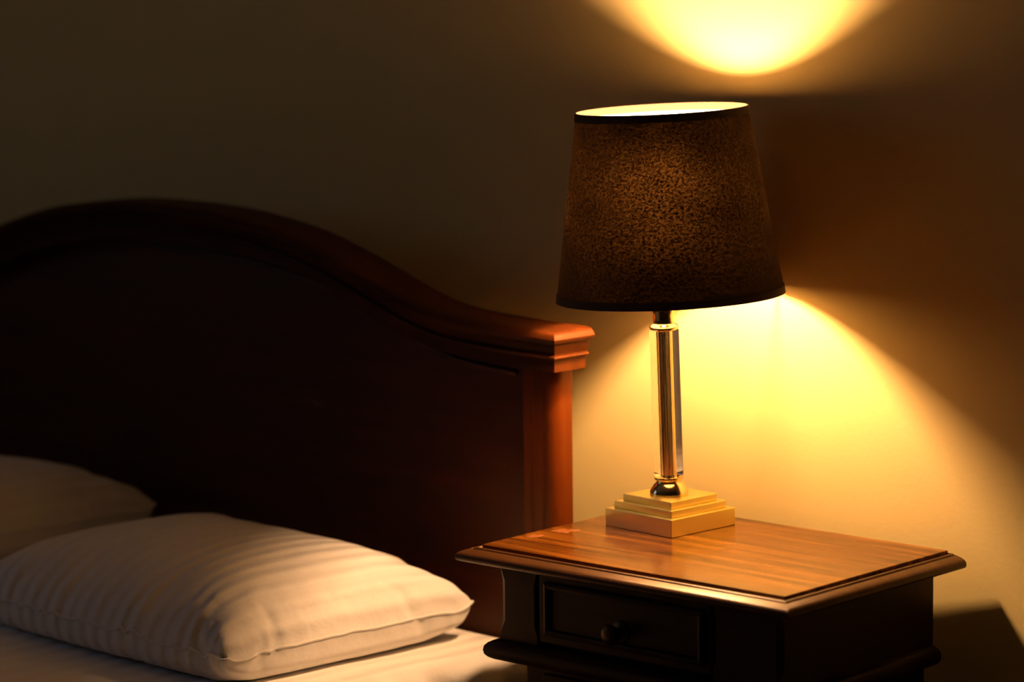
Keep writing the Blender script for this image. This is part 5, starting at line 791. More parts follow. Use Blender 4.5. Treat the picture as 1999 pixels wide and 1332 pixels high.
-2,1,-1,0,-1,-1,-9,7,3,1,-1,0,1,-3,4,-3,-2,-1,-6,-19,-33,11,30,-4,5,-4,-1,-1,-2,0,-4,6,-3,-4,9,0,-3,2,0,-3,3,-3,3,1,-2,0,0,-1,-1,0,0,2,0,0,-3,2,0,-11,8,-1,1,2,1,-2,1,-1,3,-2,0,-1,-3,-25,-2,10,-3,-2,-2,-4,-2,-1,-3,2,-3,-2,4,1,-1,-1,0,-2,3,-1,-1,0,1,-2,0,1,1,-1,
0,-2,0,0,1,1,-1,0,0,-4,3,3,1,0,1,0,0,0,2,2,3,1,1,-28,-5,-4,-3,-4,-4,-3,3,-1,0,1,-2,0,-2,0,-2,0,1,-2,1,-2,0,0,0,-1,1,0,0,1,0,-1,0,2,0,0,1,1,1,0,2,1,1,4,-4,3,3,3,3,8,-3,-21,-11,-6,-5,-5,-4,2,0,-1,1,-3,0,-1,0,-2,0,-1,0,-1,0,0,-1,0,0,0,1,0,
-1,1,-1,2,0,-1,1,2,1,0,1,1,3,1,3,-3,4,4,7,10,20,1,-27,-19,-10,-7,-2,-12,-2,7,-6,0,-1,-1,0,-2,-1,0,-1,0,0,-1,-1,1,-2,2,-1,0,0,0,1,0,1,1,-1,1,1,1,2,1,1,1,6,-4,2,6,8,11,18,24,10,-30,-30,-14,-9,-11,-5,-5,0,5,-4,-2,-1,-1,-1,0,-2,0,0,0,0,0,0,0,0,-1,0,0,0,1,
0,1,-1,1,1,1,0,2,1,2,1,1,3,5,7,10,13,23,27,7,-29,-23,-24,-11,-9,-6,-5,-4,-1,0,0,0,0,0,0,-1,5,-3,-2,1,-1,-1,0,0,0,0,1,0,0,1,-1,0,0,4,-2,0,2,-2,1,2,4,4,5,6,10,16,30,30,3,-31,-26,-21,-14,-9,-7,-4,-2,0,0,0,0,0,1,-1,2,-3,1,1,-2,2,1,0,0,0,-1,-2,1,1,-1,2,
-2,0,-1,4,-3,-1,1,0,1,3,3,5,7,11,23,21,30,6,-29,-27,-20,-16,-9,-7,-1,-1,-1,1,0,1,-2,2,-2,2,0,1,0,1,-4,3,-3,3,-3,1,1,-1,-1,2,-2,1,0,1,-2,2,-1,3,0,-4,1,2,6,6,12,20,25,31,6,-30,-26,-22,-15,-9,-5,-1,0,0,-1,1,-1,4,-2,0,-2,4,-4,3,-1,1,-2,2,-2,1,-2,1,2,0,-3,2,-2,2,
-2,1,-1,2,-2,4,1,-3,-2,4,6,12,20,27,31,8,-31,-27,-22,-16,-8,-4,2,0,-2,2,0,1,-3,1,1,3,-3,2,-2,2,-4,4,-4,1,1,1,-1,-2,1,2,-2,0,-1,3,-2,-1,2,1,0,-3,7,-1,-5,3,15,18,30,31,10,-34,-26,-23,-16,-7,-1,-1,2,0,-2,1,2,-3,3,-2,-1,1,-1,4,-2,0,-1,3,-3,3,-4,3,0,0,-3,5,-3,-1,-1,5,
-1,-4,4,-2,3,-5,9,3,-6,24,7,31,32,6,-31,-29,-24,-14,-7,0,0,0,-1,2,0,-2,4,-4,0,1,2,0,-2,-1,2,-2,5,-5,2,1,-1,-2,1,2,-3,5,0,-1,-4,5,-1,-4,4,-1,1,-4,10,8,5,28,20,30,2,-33,-24,-27,-12,-6,-1,1,-1,2,-2,1,1,-1,0,-1,3,-3,0,3,-3,1,2,-1,2,-4,0,4,-3,-1,1,3,-4,4,1,0,-5,4,
1,-5,0,3,1,-3,7,14,22,26,33,-3,-32,-29,-21,-13,-4,0,0,1,-1,1,0,-2,2,-2,3,-3,2,1,0,0,-1,-2,0,4,0,-1,-3,3,0,2,0,1,-6,1,2,1,-4,1,4,-2,-3,2,-1,8,13,20,28,34,-2,-33,-31,-16,-18,-3,3,-1,-1,0,-1,-1,3,0,0,-2,-1,3,-3,1,-1,1,-1,4,-4,1,5,-2,-4,2,-2,0,5,1,-4,-2,4,1,-3,-2,
4,1,-4,0,6,13,22,29,32,-4,-31,-31,-20,-14,1,-4,3,-3,2,-2,3,-2,-1,0,4,0,-3,3,-4,4,0,-1,0,1,1,-3,1,1,-3,-1,2,-2,1,4,0,-5,5,0,-1,-4,5,0,-4,5,13,23,30,30,-2,-32,-29,-22,-14,-2,2,-1,0,-1,2,-1,0,-1,2,-2,-1,3,-2,4,-5,2,-2,2,2,-3,0,-1,0,4,-1,-2,2,-2,-1,5,-1,-4,2,1,1,-4,
4,1,0,14,23,29,33,-4,-32,-26,-27,-11,-4,2,-2,1,2,-3,3,-3,3,-2,-1,3,1,-3,1,2,-3,2,-3,1,-1,3,-3,2,-2,1,3,-4,4,-3,-1,3,-1,-2,5,-2,1,-3,1,3,14,22,29,33,-3,-32,-29,-24,-11,-2,-2,2,0,0,0,-2,2,-2,2,2,-1,-3,3,-3,0,2,-2,2,2,-1,-1,0,-2,3,-3,1,3,-4,3,-3,1,3,-1,-3,4,-4,4,-3,
4,14,21,29,33,-3,-33,-28,-22,-13,2,-5,0,3,-2,0,0,0,0,3,-2,1,0,0,0,-1,-2,2,-2,0,3,-3,2,1,0,0,-2,0,3,-3,3,-4,4,1,-4,3,-1,-3,1,4,13,22,28,34,-4,-31,-31,-21,-12,-1,-1,0,-1,3,-3,1,1,2,-4,0,1,-1,0,3,-3,2,-1,1,-1,-1,3,-2,-1,1,1,-2,2,-2,3,-2,3,-4,4,-3,-1,4,1,-4,5,11,
23,29,32,-3,-32,-29,-22,-13,-1,-1,2,2,-4,3,-1,-1,-1,4,0,0,0,0,-4,1,-1,3,-3,0,1,2,-2,1,-2,0,3,-1,2,-4,3,0,1,-4,4,0,-4,3,2,0,12,22,30,33,-5,-32,-29,-22,-12,0,-1,-1,4,-1,0,-3,3,-2,-1,3,-2,0,-1,5,1,1,-1,-1,-1,0,-4,4,-3,3,1,-5,1,0,2,-3,2,-2,2,-2,4,0,-3,0,7,8,23,29,
32,-3,-32,-30,-21,-10,-4,1,2,-1,-2,4,-1,-3,3,-1,-1,-1,1,0,-1,5,-5,1,-1,2,2,0,1,-1,-1,-2,2,0,-3,2,1,-2,-1,3,-2,0,3,-3,0,5,11,22,28,33,-1,-34,-29,-23,-6,-6,2,-2,1,1,-2,-1,0,0,0,3,-1,-2,4,0,-2,2,0,-2,-2,0,0,0,1,0,2,-2,0,1,-2,1,3,-2,-2,4,-4,5,-4,2,3,11,21,29,32,-1,
-33,-29,-21,-12,1,-4,0,1,0,0,1,1,-2,2,-3,1,2,-3,0,4,-1,-3,5,0,0,0,0,-3,2,-4,2,-2,1,2,-1,-2,3,1,-3,2,-2,4,-4,8,7,22,29,33,-3,-32,-29,-22,-11,-2,0,1,-2,3,-2,-1,0,2,-2,2,0,0,-2,4,-4,2,1,-3,0,0,4,-2,2,-1,0,-3,2,-1,-1,1,1,-1,-1,3,0,0,-3,4,1,12,21,27,33,0,-34,-28,
-22,-10,-2,0,1,-1,0,3,-2,0,-3,2,-2,3,-3,4,-3,2,1,-3,1,-1,3,-4,1,-1,3,-2,0,2,1,0,-1,-3,2,0,-1,-1,2,2,-2,2,12,22,29,32,-1,-34,-30,-20,-12,0,-2,0,3,-3,4,-4,3,0,-2,2,-2,2,-2,3,-3,-1,2,-2,4,-4,1,3,-3,-1,1,-1,1,0,-1,3,0,-3,1,0,1,-1,-1,3,2,11,21,29,32,0,-33,-30,-22,-10,
-1,0,1,-1,-2,1,1,-2,2,1,-3,1,2,-3,1,-1,1,-1,3,-2,0,5,-4,5,-1,0,0,0,-1,-1,-4,1,0,-1,3,-3,1,0,1,4,10,21,29,31,0,-32,-30,-21,-11,-1,-2,1,2,0,0,-3,4,0,-3,1,-1,3,-3,-1,2,0,1,-2,3,1,-5,5,-5,1,-1,1,3,-2,3,1,-1,0,0,0,-1,-1,-1,-2,6,10,20,29,34,-3,-33,-28,-21,-11,-2,1,
0,-2,3,0,0,-1,-2,2,-2,1,-1,4,-2,-1,0,0,0,-1,1,0,-1,5,0,-2,-1,-2,1,0,-1,1,-1,3,-2,1,-2,3,-1,2,11,21,29,34,-3,-33,-28,-21,-11,-1,-2,2,1,-2,-1,1,-1,2,-1,1,2,-1,-1,-1,-1,3,-3,3,-1,-1,-1,4,-4,3,-3,3,0,-3,3,0,0,-1,-2,0,1,1,-2,1,3,12,20,30,32,-1,-34,-28,-22,-10,-2,0,-1,1,
1,1,0,1,0,1,-1,-4,1,-1,3,0,-2,2,-3,3,1,0,-4,4,-1,-3,1,0,3,-2,-2,1,-1,0,0,1,-1,1,0,3,11,22,29,33,-2,-32,-30,-21,-11,-2,-1,2,-2,0,1,0,0,-1,1,0,-1,3,0,-2,2,0,-2,3,-4,0,0,3,-3,3,0,-3,3,-3,4,-3,2,0,0,1,-4,1,0,1,3,10,21,29,33,-1,-33,-29,-22,-10,-2,2,-2,3,-1,-3,
3,0,0,-3,2,2,-4,1,-1,0,0,1,-1,3,-1,-1,0,2,-3,4,-2,-2,1,-1,4,-4,0,1,0,2,-2,-1,4,2,10,20,29,32,1,-33,-30,-21,-10,-4,1,1,-2,3,-1,-1,-1,3,0,-3,4,-1,0,1,0,0,0,-1,-2,-1,3,-3,5,-1,-2,-1,-1,1,1,0,0,-1,0,-1,0,3,0,-3,9,6,21,29,32,0,-34,-28,-21,-10,-3,-1,3,-1,-2,1,0,0,
-1,4,0,-4,3,1,-3,3,-1,-3,4,-3,2,0,1,-4,2,-2,3,1,-3,-1,1,-1,5,-1,0,-1,-3,2,0,3,9,23,27,35,-3,-33,-27,-22,-10,-3,1,-2,1,4,-1,0,0,0,-4,3,1,-4,1,1,-2,1,2,-2,2,0,-3,2,-2,2,-2,1,-1,3,2,0,-1,-2,-2,1,1,0,-1,0,3,12,19,31,33,-1,-33,-29,-21,-12,-3,2,0,0,-2,2,-2,4,-3,0,
0,3,-1,-2,1,1,0,-3,2,-1,0,-1,0,4,-3,2,1,-3,-1,3,-3,1,-1,1,0,-1,1,1,-1,3,11,22,28,32,0,-34,-28,-21,-10,-2,-2,1,1,0,-1,2,-3,4,-4,2,-2,2,0,-1,2,-3,0,0,2,2,-1,1,-3,4,-5,1,3,0,-3,-1,1,1,-1,0,0,1,-1,0,4,10,22,28,32,0,-33,-30,-20,-10,-2,-1,2,-1,2,0,0,0,-2,-1,0,0,
-1,0,3,-3,5,0,0,-3,-2,1,-1,4,-4,4,-1,-1,-2,3,-3,3,-3,1,2,-2,-1,1,0,3,12,21,29,34,-3,-32,-29,-21,-11,-3,2,-3,4,-4,3,-2,0,1,2,0,0,-4,4,1,0,-4,-1,1,3,1,-1,0,-3,2,-1,-2,4,-1,-2,-1,2,-1,-1,0,0,1,-1,1,4,11,21,29,32,0,-34,-28,-21,-10,-5,3,0,-1,1,-2,-1,1,-1,0,4,-1,1,-4,
0,0,0,1,0,-1,1,0,-1,2,-2,0,2,0,-2,3,0,-3,0,2,-1,2,-2,1,-1,5,10,21,29,32,0,-34,-28,-20,-11,-4,1,0,2,-4,2,-1,0,2,0,-2,1,2,1,-2,-2,1,-2,2,1,-2,-1,1,-1,2,0,-2,1,2,-3,2,0,1,-1,2,-4,2,-2,3,1,12,21,29,34,-3,-32,-28,-22,-10,0,-5,2,-1,2,-3,3,-2,2,-3,4,-4,1,-1,3,0,
-2,3,0,-4,1,2,1,-1,-3,1,1,1,-3,1,-1,1,-1,1,-1,3,-3,0,1,4,12,21,27,35,-1,-34,-28,-23,-9,1,-5,-1,3,1,0,1,-5,1,2,-3,3,-2,2,-3,3,1,-4,1,2,1,-4,0,3,1,-4,0,2,0,-1,0,2,0,0,-1,-1,-1,1,0,4,10,23,29,31,2,-33,-30,-22,-6,-9,5,-1,-4,1,4,0,-1,-3,3,-4,1,2,-2,-1,0,1,3,
0,-4,1,2,1,-4,2,1,1,-4,3,-2,3,-4,2,-1,-1,1,2,-3,4,1,12,21,28,33,-1,-32,-29,-21,-11,-3,-2,5,-2,-1,-2,3,1,1,-5,4,0,-4,3,0,-2,2,-3,2,1,-3,2,-2,3,-3,0,1,2,-2,1,0,0,0,1,-1,-1,0,2,-2,3,12,22,28,34,0,-34,-28,-22,-11,-1,-1,-3,6,-1,-2,-3,2,2,1,-5,1,2,0,0,-2,0,-1,3,-2,
2,-3,3,-2,1,0,-1,2,-3,1,-1,4,-4,5,-4,3,-4,0,3,2,11,22,29,34,-1,-32,-30,-20,-12,-6,3,0,-3,5,0,-3,-2,1,4,-1,-4,3,-3,0,3,0,-1,-2,0,3,-2,2,-3,0,0,3,-2,3,-1,0,-3,3,-3,2,-1,1,1,-2,4,12,22,28,35,-3,-32,-29,-20,-12,-5,-1,1,4,-5,4,1,-1,-1,-3,5,-3,-2,4,-1,-3,1,0,2,-1,-2,4,
-1,0,1,-1,1,1,-2,-3,1,3,-4,1,0,-1,3,-3,2,3,12,22,29,33,0,-34,-27,-23,-11,-4,-2,0,5,1,-5,-1,4,-3,1,-1,5,-4,3,-5,1,0,-1,1,4,-4,0,-1,0,1,3,-4,1,-1,3,-3,1,1,-2,3,0,-2,0,1,5,12,20,30,31,2,-34,-28,-21,-13,-5,-1,1,-1,3,3,-1,-5,1,0,-1,2,3,-4,4,-5,3,-2,0,-1,4,0,0,0,
1,-4,2,-2,2,1,-1,-2,0,2,-3,1,1,-2,1,5,13,22,28,33,0,-33,-29,-21,-13,-5,0,0,1,-2,1,5,-2,-4,3,-1,-2,1,3,1,-1,-4,4,0,-1,-3,1,0,-1,5,-5,1,2,1,-4,4,-4,4,-3,2,0,-3,0,0,7,12,22,29,31,0,-31,-28,-23,-13,-2,-4,3,-3,2,1,-3,6,-3,-3,4,0,-2,-2,0,2,1,-2,3,-1,0,-2,1,1,0,1,
-1,-3,3,0,-1,2,-4,1,0,0,1,-1,0,7,12,20,30,32,0,-31,-30,-21,-14,-4,-1,0,-1,1,1,1,-2,4,-2,-3,1,3,-1,0,-2,-1,1,-1,0,0,2,-2,3,0,-2,2,-1,-2,1,4,-4,1,-1,-1,2,-2,3,-2,6,13,23,28,33,0,-34,-27,-23,-14,-3,-3,1,-1,1,2,-3,2,-2,5,0,-5,0,4,-3,3,-3,0,2,0,-2,2,0,-2,-1,3,-3,1,
2,0,-3,4,-4,2,2,-3,2,-2,1,5,13,24,28,31,-1,-29,-30,-22,-15,-3,-1,-2,1,0,0,3,0,-3,-1,3,2,-4,-1,0,3,1,0,-4,2,-2,1,0,2,-1,-1,3,-1,-3,0,3,-2,0,0,2,-1,-2,1,0,7,14,22,28,33,-1,-33,-27,-23,-14,-6,2,-1,-1,-1,3,-3,4,0,0,-4,5,-2,-2,2,-3,1,2,1,-3,1,-2,3,-3,4,0,0,-4,3,-2,
3,-4,0,4,-3,-1,2,-1,2,5,14,22,30,30,1,-32,-28,-24,-14,-1,-6,3,-2,0,0,2,-2,-1,1,3,-4,4,-3,3,-1,1,-4,4,0,0,0,-3,2,-3,0,1,3,-4,3,-2,1,0,-1,0,0,0,-1,3,6,14,21,29,31,1,-30,-30,-22,-16,-2,-1,-4,3,-1,0,-2,3,-2,4,-3,3,-5,2,-1,-1,3,0,-3,1,1,-2,1,2,-2,1,1,-1,-1,-1,3,-2,
0,-1,1,2,-2,1,1,6,13,25,27,32,0,-32,-29,-17,-20,-6,0,1,-3,3,-3,2,-1,-1,3,-1,0,3,-5,1,0,-1,3,0,-3,1,0,3,-3,1,0,-2,2,1,0,-3,1,0,2,0,-3,2,-2,3,6,16,22,28,31,0,-32,-23,-29,-13,-6,-2,1,0,0,-1,-1,2,1,-3,4,-4,4,1,-5,0,1,-1,2,1,-1,2,-4,1,-1,1,2,-1,-2,0,3,-2,0,1,
0,1,-2,0,3,5,20,19,28,30,0,-31,-31,-21,-11,-6,-4,-1,-1,0,1,0,0,1,0,-1,2,-3,5,-1,-2,-2,3,-3,0,3,-3,4,0,-1,-3,2,-1,0,2,-1,-2,2,-2,2,-1,0,-1,4,7,15,22,29,30,-4,-30,-29,-16,-12,-6,-5,-4,2,-2,1,-2,2,-1,0,-1,2,1,-2,2,-3,2,-1,1,0,-1,3,-3,-1,2,-1,-1,1,1,-2,2,0,0,0,-2,3,
-2,1,4,7,12,24,30,31,-3,-30,-26,-18,-10,-8,-6,-4,-4,1,-1,1,-1,-1,1,0,0,-1,1,1,0,-1,-1,1,-1,2,-2,2,-1,-1,1,0,0,1,0,-1,-1,1,2,-1,-1,2,3,4,5,9,29,23,30,2,-24,-27,-17,-10,-9,-7,-5,-2,-2,-1,0,1,0,-1,-1,1,0,-1,-1,0,0,1,0,0,-1,0,-1,0,0,0,0,0,0,1,3,1,-3,-1,1,3,3,3,
5,4,6,19,32,30,6,-29,-23,-13,-10,-7,-8,-7,-2,1,0,-1,-1,-1,0,-1,0,-1,0,0,0,-1,-1,0,0,0,-1,1,0,0,1,0,-1,1,0,0,-1,2,-1,3,4,5,3,4,5,4,11,22,27,19,-28,-18,-10,-7,-7,-4,-2,3,-6,-1,-1,-1,-2,0,-1,0,-1,0,-1,-1,1,-1,-1,1,0,0,-1,1,0,-1,2,0,0,0,1,1,-2,7,0,2,2,3,4,3,
4,8,17,23,16,-25,-6,-6,-5,-3,-1,-7,7,-7,0,-3,1,-1,0,-2,-1,-1,1,-2,0,1,0,0,-1,-1,0,1,-1,0,2,0,-1,0,2,-1,1,3,-1,1,3,1,4,1,3,3,3,10,17,14,0,-10,-3,-3,-1,-4,-3,-1,2,-2,0,-2,-1,1,-3,2,-1,0,-2,0,0,0,-1,2,0,-2,1,0,1,0,-2,2,0,1,0,-1,3,-1,1,1,4,1,0,3,2,6,
0,6]]
def pillow_mesh():
    co = np.cumsum(np.array(PD).T, axis=0)/3000.0
    # blunt the corners and gather the case into folds along the long sides
    hx, hy = 0.357, 0.243
    u, v = np.clip(np.abs(co[:, 0])/hx, 0, 1), np.clip(np.abs(co[:, 1])/hy, 0, 1)
    k = 1-0.06*(u**8)*(v**8)
    from mathutils import noise
    for i in range(len(co)):
        x, y, z = co[i]
        g = noise.noise(Vector((x*9, 2.0*np.sign(y), 0.4)))
        f = noise.noise(Vector((x*30+3*g+y*5, y*4.0, 1.7)))
        f2 = noise.noise(Vector((x*62+2*g, y*7.0, 5.1)))
        edge = max(0.0, (v[i]-0.45)/0.55)**1.2*(1-min(1.0, max(0.0, (v[i]-0.90)/0.10))*0.9)
        w = edge*(0.017*f+0.006*f2)
        e2 = max(0.0, (u[i]-0.70)/0.30)
        w += e2*(0.003*noise.noise(Vector((y*34, x*5, 8.8))))
        w += 0.0022*noise.noise(Vector((x*7+1.0, y*11, z*6)))
        co[i] = (x*k[i], y*k[i]-np.sign(y)*abs(w)*0.35*edge, z+w*(1 if z > 0.02 else 0.2))
    nx, ny = 72, 50
    idx = {}; n = 0
    def key(i, j, s): return (i, j, 0) if (i in (0, nx) or j in (0, ny)) else (i, j, s)
    for s in (1, -1):
        for i in range(nx+1):
            for j in range(ny+1):
                k = key(i, j, s)
                if k not in idx:
                    idx[k] = n; n += 1
    faces, uvs = [], []
    for s in (1, -1):
        for i in range(nx):
            for j in range(ny):
                c = [(i, j), (i+1, j), (i+1, j+1), (i, j+1)]
                if s < 0: c.reverse()
                faces.append([idx[key(a, b, s)] for a, b in c])
                uvs += [(a/nx, b/ny) for a, b in c]
    me = bpy.data.meshes.new('pillowcase')
    me.from_pydata(co.tolist(), [], faces)
    uvl = me.uv_layers.new(name='UVMap')
    uvl.data.foreach_set('uv', [c for p in uvs for c in p])
    me.polygons.foreach_set('use_smooth', [True]*len(me.polygons))
    me.materials.append(M['pillow'])
    loop = [idx[(i, 0, 0)] for i in range(nx)] + [idx[(nx, j, 0)] for j in range(ny)] + [idx[(i, ny, 0)] for i in range(nx, 0, -1)] + [idx[(0, j, 0)] for j in range(ny, 0, -1)]
    seam = [Vector(co[k]) for k in loop]
    return me, seam
pm, seam = pillow_mesh()
bm = bmesh.new(); tube(bm, seam, 0.0022, 6, closed=True)
def make_pillow(loc, rz, sc, label, tilt=(0, 0)):
    e = empty('pillow', loc, rz)
    e.rotation_euler = (tilt[0], tilt[1], rz)
    e.scale = sc
    tag(e, label, 'pillow', 'pillows at the head of the bed')
    return e
p1 = make_pillow((-0.481, -0.387, ZM+0.003), math.radians(0), (0.72, 0.81, 0.78), 'plump white striped pillow lit by the lamp, nearest the nightstand')
pc = bpy.data.objects.new('pillowcase', pm); COL.objects.link(pc); pc.parent = p1
sm = pc.modifiers.new('sub', 'SUBSURF'); sm.levels = 1; sm.render_levels = 1
ps = obj('seam', bm, M['pillow'], p1, smooth=True)
p2 = make_pillow((-1.083, -0.390, ZM+0.020), math.radians(0), (0.765, 0.835, 0.75), 'shaded pillow at the left edge of the photo, behind the lit pillow', (0, math.radians(-4.5)))
for ch in (pc, ps):
    c = ch.copy(); c.parent = p2; COL.objects.link(c)

# ------------------------------------------------------------------ nightstand
NS = empty('nightstand', (0, -0.15, 0), math.radians(4.0406))
tag(NS, 'dark walnut nightstand with a worn polished top, under the lamp', 'nightstand')
X0, X1, Y0, Y1 = -0.0934, 0.3186, -0.1795, 0.1090
# top: raised field, stepped bead, bold nosing
bm = bmesh.new()
sweep_rect(bm, [(-0.001, -0.010), (-0.001, -0.0006), (-0.0016, 0.0)], X0, X1, Y0, Y1)
o = obj('table_top', bm, M['top'], NS, loc=(0, 0, ZT))
bm = bmesh.new()
prof = [(-0.02, -0.018), (0.0165, -0.018), (0.0195, -0.0168), (0.0206, -0.0148), (0.0208, -0.0125), (0.0202, -0.0105), (0.0187, -0.0086), (0.0162, -0.0071), (0.0128, -0.0057),
        (0.0088, -0.0043), (0.0080, -0.0056), (0.0066, -0.0056), (0.0060, -0.0040), (0.0046, -0.0030), (0.0030, -0.0030), (0.0022, -0.0040), (0.0012, -0.0050), (-0.0005, -0.0050), (-0.02, -0.0050)]
sweep_rect(bm, prof, X0, X1, Y0, Y1, 0.12)
o = obj('edge_moulding', bm, M['moulding_walnut'], NS, smooth=True, loc=(0, 0, ZT))
md = o.modifiers.new('split', 'EDGE_SPLIT'); md.split_angle = math.radians(40)
BI, BR = 0.0145, 0.0185
bx0, bx1, by0, by1 = X0+BI, X1-BR, Y0+BI, Y1
zlo = -0.106
# carcass behind the drawer
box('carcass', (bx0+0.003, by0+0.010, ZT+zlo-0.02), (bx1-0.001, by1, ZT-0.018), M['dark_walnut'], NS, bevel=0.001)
# corner posts with stopped chamfers
def corner_post(xa, xb, cl, cr_):
    """front post from xa to xb; cl / cr_ = (side depth, face depth) of the left / right chamfer"""
    bm = bmesh.new()
    zs = [zlo-0.002, zlo+0.010, zlo+0.022, -0.040, -0.026, -0.0181]
    ks = [0, 0, 1, 1, 0, 0]
    rows = []
    yb = by0+0.03
    for z, k in zip(zs, ks):
        f = 0.0008+k
        rows.append([bm.verts.new(p) for p in ((xa, yb, z), (xa, by0+cl[1]*min(f, 1), z), (xa+cl[0]*min(f, 1), by0, z), (xb-cr_[0]*min(f, 1), by0, z), (xb, by0+cr_[1]*min(f, 1), z), (xb, yb, z))])
    for a, b in zip(rows, rows[1:]):
        for q in range(6):
            bm.faces.new((a[q], a[(q+1) % 6], b[(q+1) % 6], b[q]))
    bm.faces.new(rows[0][::-1]); bm.faces.new(rows[-1])
    obj('corner_post', bm, M['dark_walnut_upright'], NS, loc=(0, 0, ZT))
corner_post(bx0, bx0+0.052, (0.006, 0.0035), (0.004, 0.004))
corner_post(bx1-0.085, bx1, (0.006, 0.004), (0.004, 0.010))
# drawer
dx0, dx1 = bx0+0.054, bx1-0.087
dz0, dz1 = ZT+zlo+0.004, ZT-0.024
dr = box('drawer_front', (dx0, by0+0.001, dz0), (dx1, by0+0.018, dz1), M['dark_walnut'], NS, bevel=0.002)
bm = bmesh.new()
ins = 0.010
cxm, czm = (dx0+dx1)/2, (dz0+dz1)/2
rows = []
for e, y in ((0, 0.0012), (0.0, -0.003), (0.003, -0.004), (0.006, -0.003), (0.007, 0.0012)):
    rows.append([bm.verts.new(p) for p in ((dx0+ins+e, by0+y, dz0+ins+e), (dx1-ins-e, by0+y, dz0+ins+e), (dx1-ins-e, by0+y, dz1-ins-e), (dx0+ins+e, by0+y, dz1-ins-e))])
for a, b in zip(rows, rows[1:]):
    for k in range(4): bm.faces.new((a[k], a[(k+1) % 4], b[(k+1) % 4], b[k]))
obj('drawer_beading', bm, M['dark_walnut'], dr)
# knob: backplate and turned knob, axis -y
def knob(parent, x, y, z, s=1.0):
    bm = bmesh.new()
    lathe(bm, [(0.0125*s, 0), (0.0125*s, 0.0012), (0.010*s, 0.002), (0.0045*s, 0.003), (0.004*s, 0.009), (0.007*s, 0.012), (0.0105*s, 0.015), (0.0112*s, 0.018), (0.0095*s, 0.021), (0.005*s, 0.0225), (0.001*s, 0.023)], 32)
    bmesh.ops.rotate(bm, verts=bm.verts, matrix=Matrix.Rotation(math.radians(90), 3, 'X'))
    return obj('knob', bm, M['old_brass'], parent, smooth=True, loc=(x, y, z))
knob(dr, cxm-0.004, by0+0.001, czm-0.010)
# bullnose moulding under the drawer
bm = bmesh.new()
prof = [(-0.01, zlo-0.022), (0.006, zlo-0.022), (0.0105, zlo-0.0195), (0.0135, zlo-0.016), (0.0145, zlo-0.0115), (0.0135, zlo-0.0065), (0.0105, zlo-0.003), (0.006, zlo-0.0005), (0.0, zlo), (-0.01, zlo)]
sweep_rect(bm, prof, bx0, bx1-0.004, by0, by1-0.004, 0.2)
o = obj('waist_moulding', bm, M['dark_walnut'], NS, smooth=True, loc=(0, 0, ZT))
md = o.modifiers.new('split', 'EDGE_SPLIT'); md.split_angle = math.radians(45)
# lower cupboard with framed door, plinth
LI = 0.019
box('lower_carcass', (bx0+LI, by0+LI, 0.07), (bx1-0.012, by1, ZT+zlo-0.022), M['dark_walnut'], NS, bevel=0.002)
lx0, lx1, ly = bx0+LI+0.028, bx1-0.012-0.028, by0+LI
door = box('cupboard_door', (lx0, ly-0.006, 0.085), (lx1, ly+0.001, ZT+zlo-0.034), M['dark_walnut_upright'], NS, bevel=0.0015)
bm = bmesh.new()
rows = []
z0_, z1_ = 0.125, ZT+zlo-0.074
for e, y in ((0, -0.0055), (0.003, -0.0095), (0.007, -0.0085), (0.012, -0.0058)):
    rows.append([bm.verts.new(p) for p in ((lx0+0.04+e, ly+y, z0_+e), (lx1-0.04-e, ly+y, z0_+e), (lx1-0.04-e, ly+y, z1_-e), (lx0+0.04+e, ly+y, z1_-e))])
for a, b in zip(rows, rows[1:]):
    for k in range(4): bm.faces.new((a[k], a[(k+1) % 4], b[(k+1) % 4], b[k]))
obj('door_beading', bm, M['dark_walnut_upright'], door)
knob(door, lx1-0.018, ly-0.006, 0.33, 0.8)
bm = bmesh.new()
sweep_rect(bm, [(0.006, 0.0), (0.006, 0.055), (0.002, 0.065), (-0.004, 0.07)], bx0+LI, bx1-0.012, by0+LI, by1)
obj('plinth', bm, M['dark_walnut'], NS)

# ------------------------------------------------------------------ table lamp
DL = 0.1225
lamp = empty('table_lamp', (0, -DL, ZT), math.radians(-0.7456))
tag(lamp, 'table lamp with dark fabric shade, crystal column and stepped brass base', 'lamp')
ca, sa = math.cos(math.radians(0.7456)), math.sin(math.radians(0.7456))
def loc_of(x, y, z):        # wall-aligned offset from the lamp axis to the lamp's own frame
    return Vector((x*ca-y*sa, x*sa+y*ca, z))
b1, b2, b3 = 0.0200, 0.0280, 0.0359
for a, z0, z1 in ((0.0509, 0.0, b1), (0.0439, b1, b2), (0.0368, b2, b3)):
    box('base_step', (-a, -a, z0), (a, a, z1), M['satin_brass'], lamp, bevel=0.0007, seg=2)
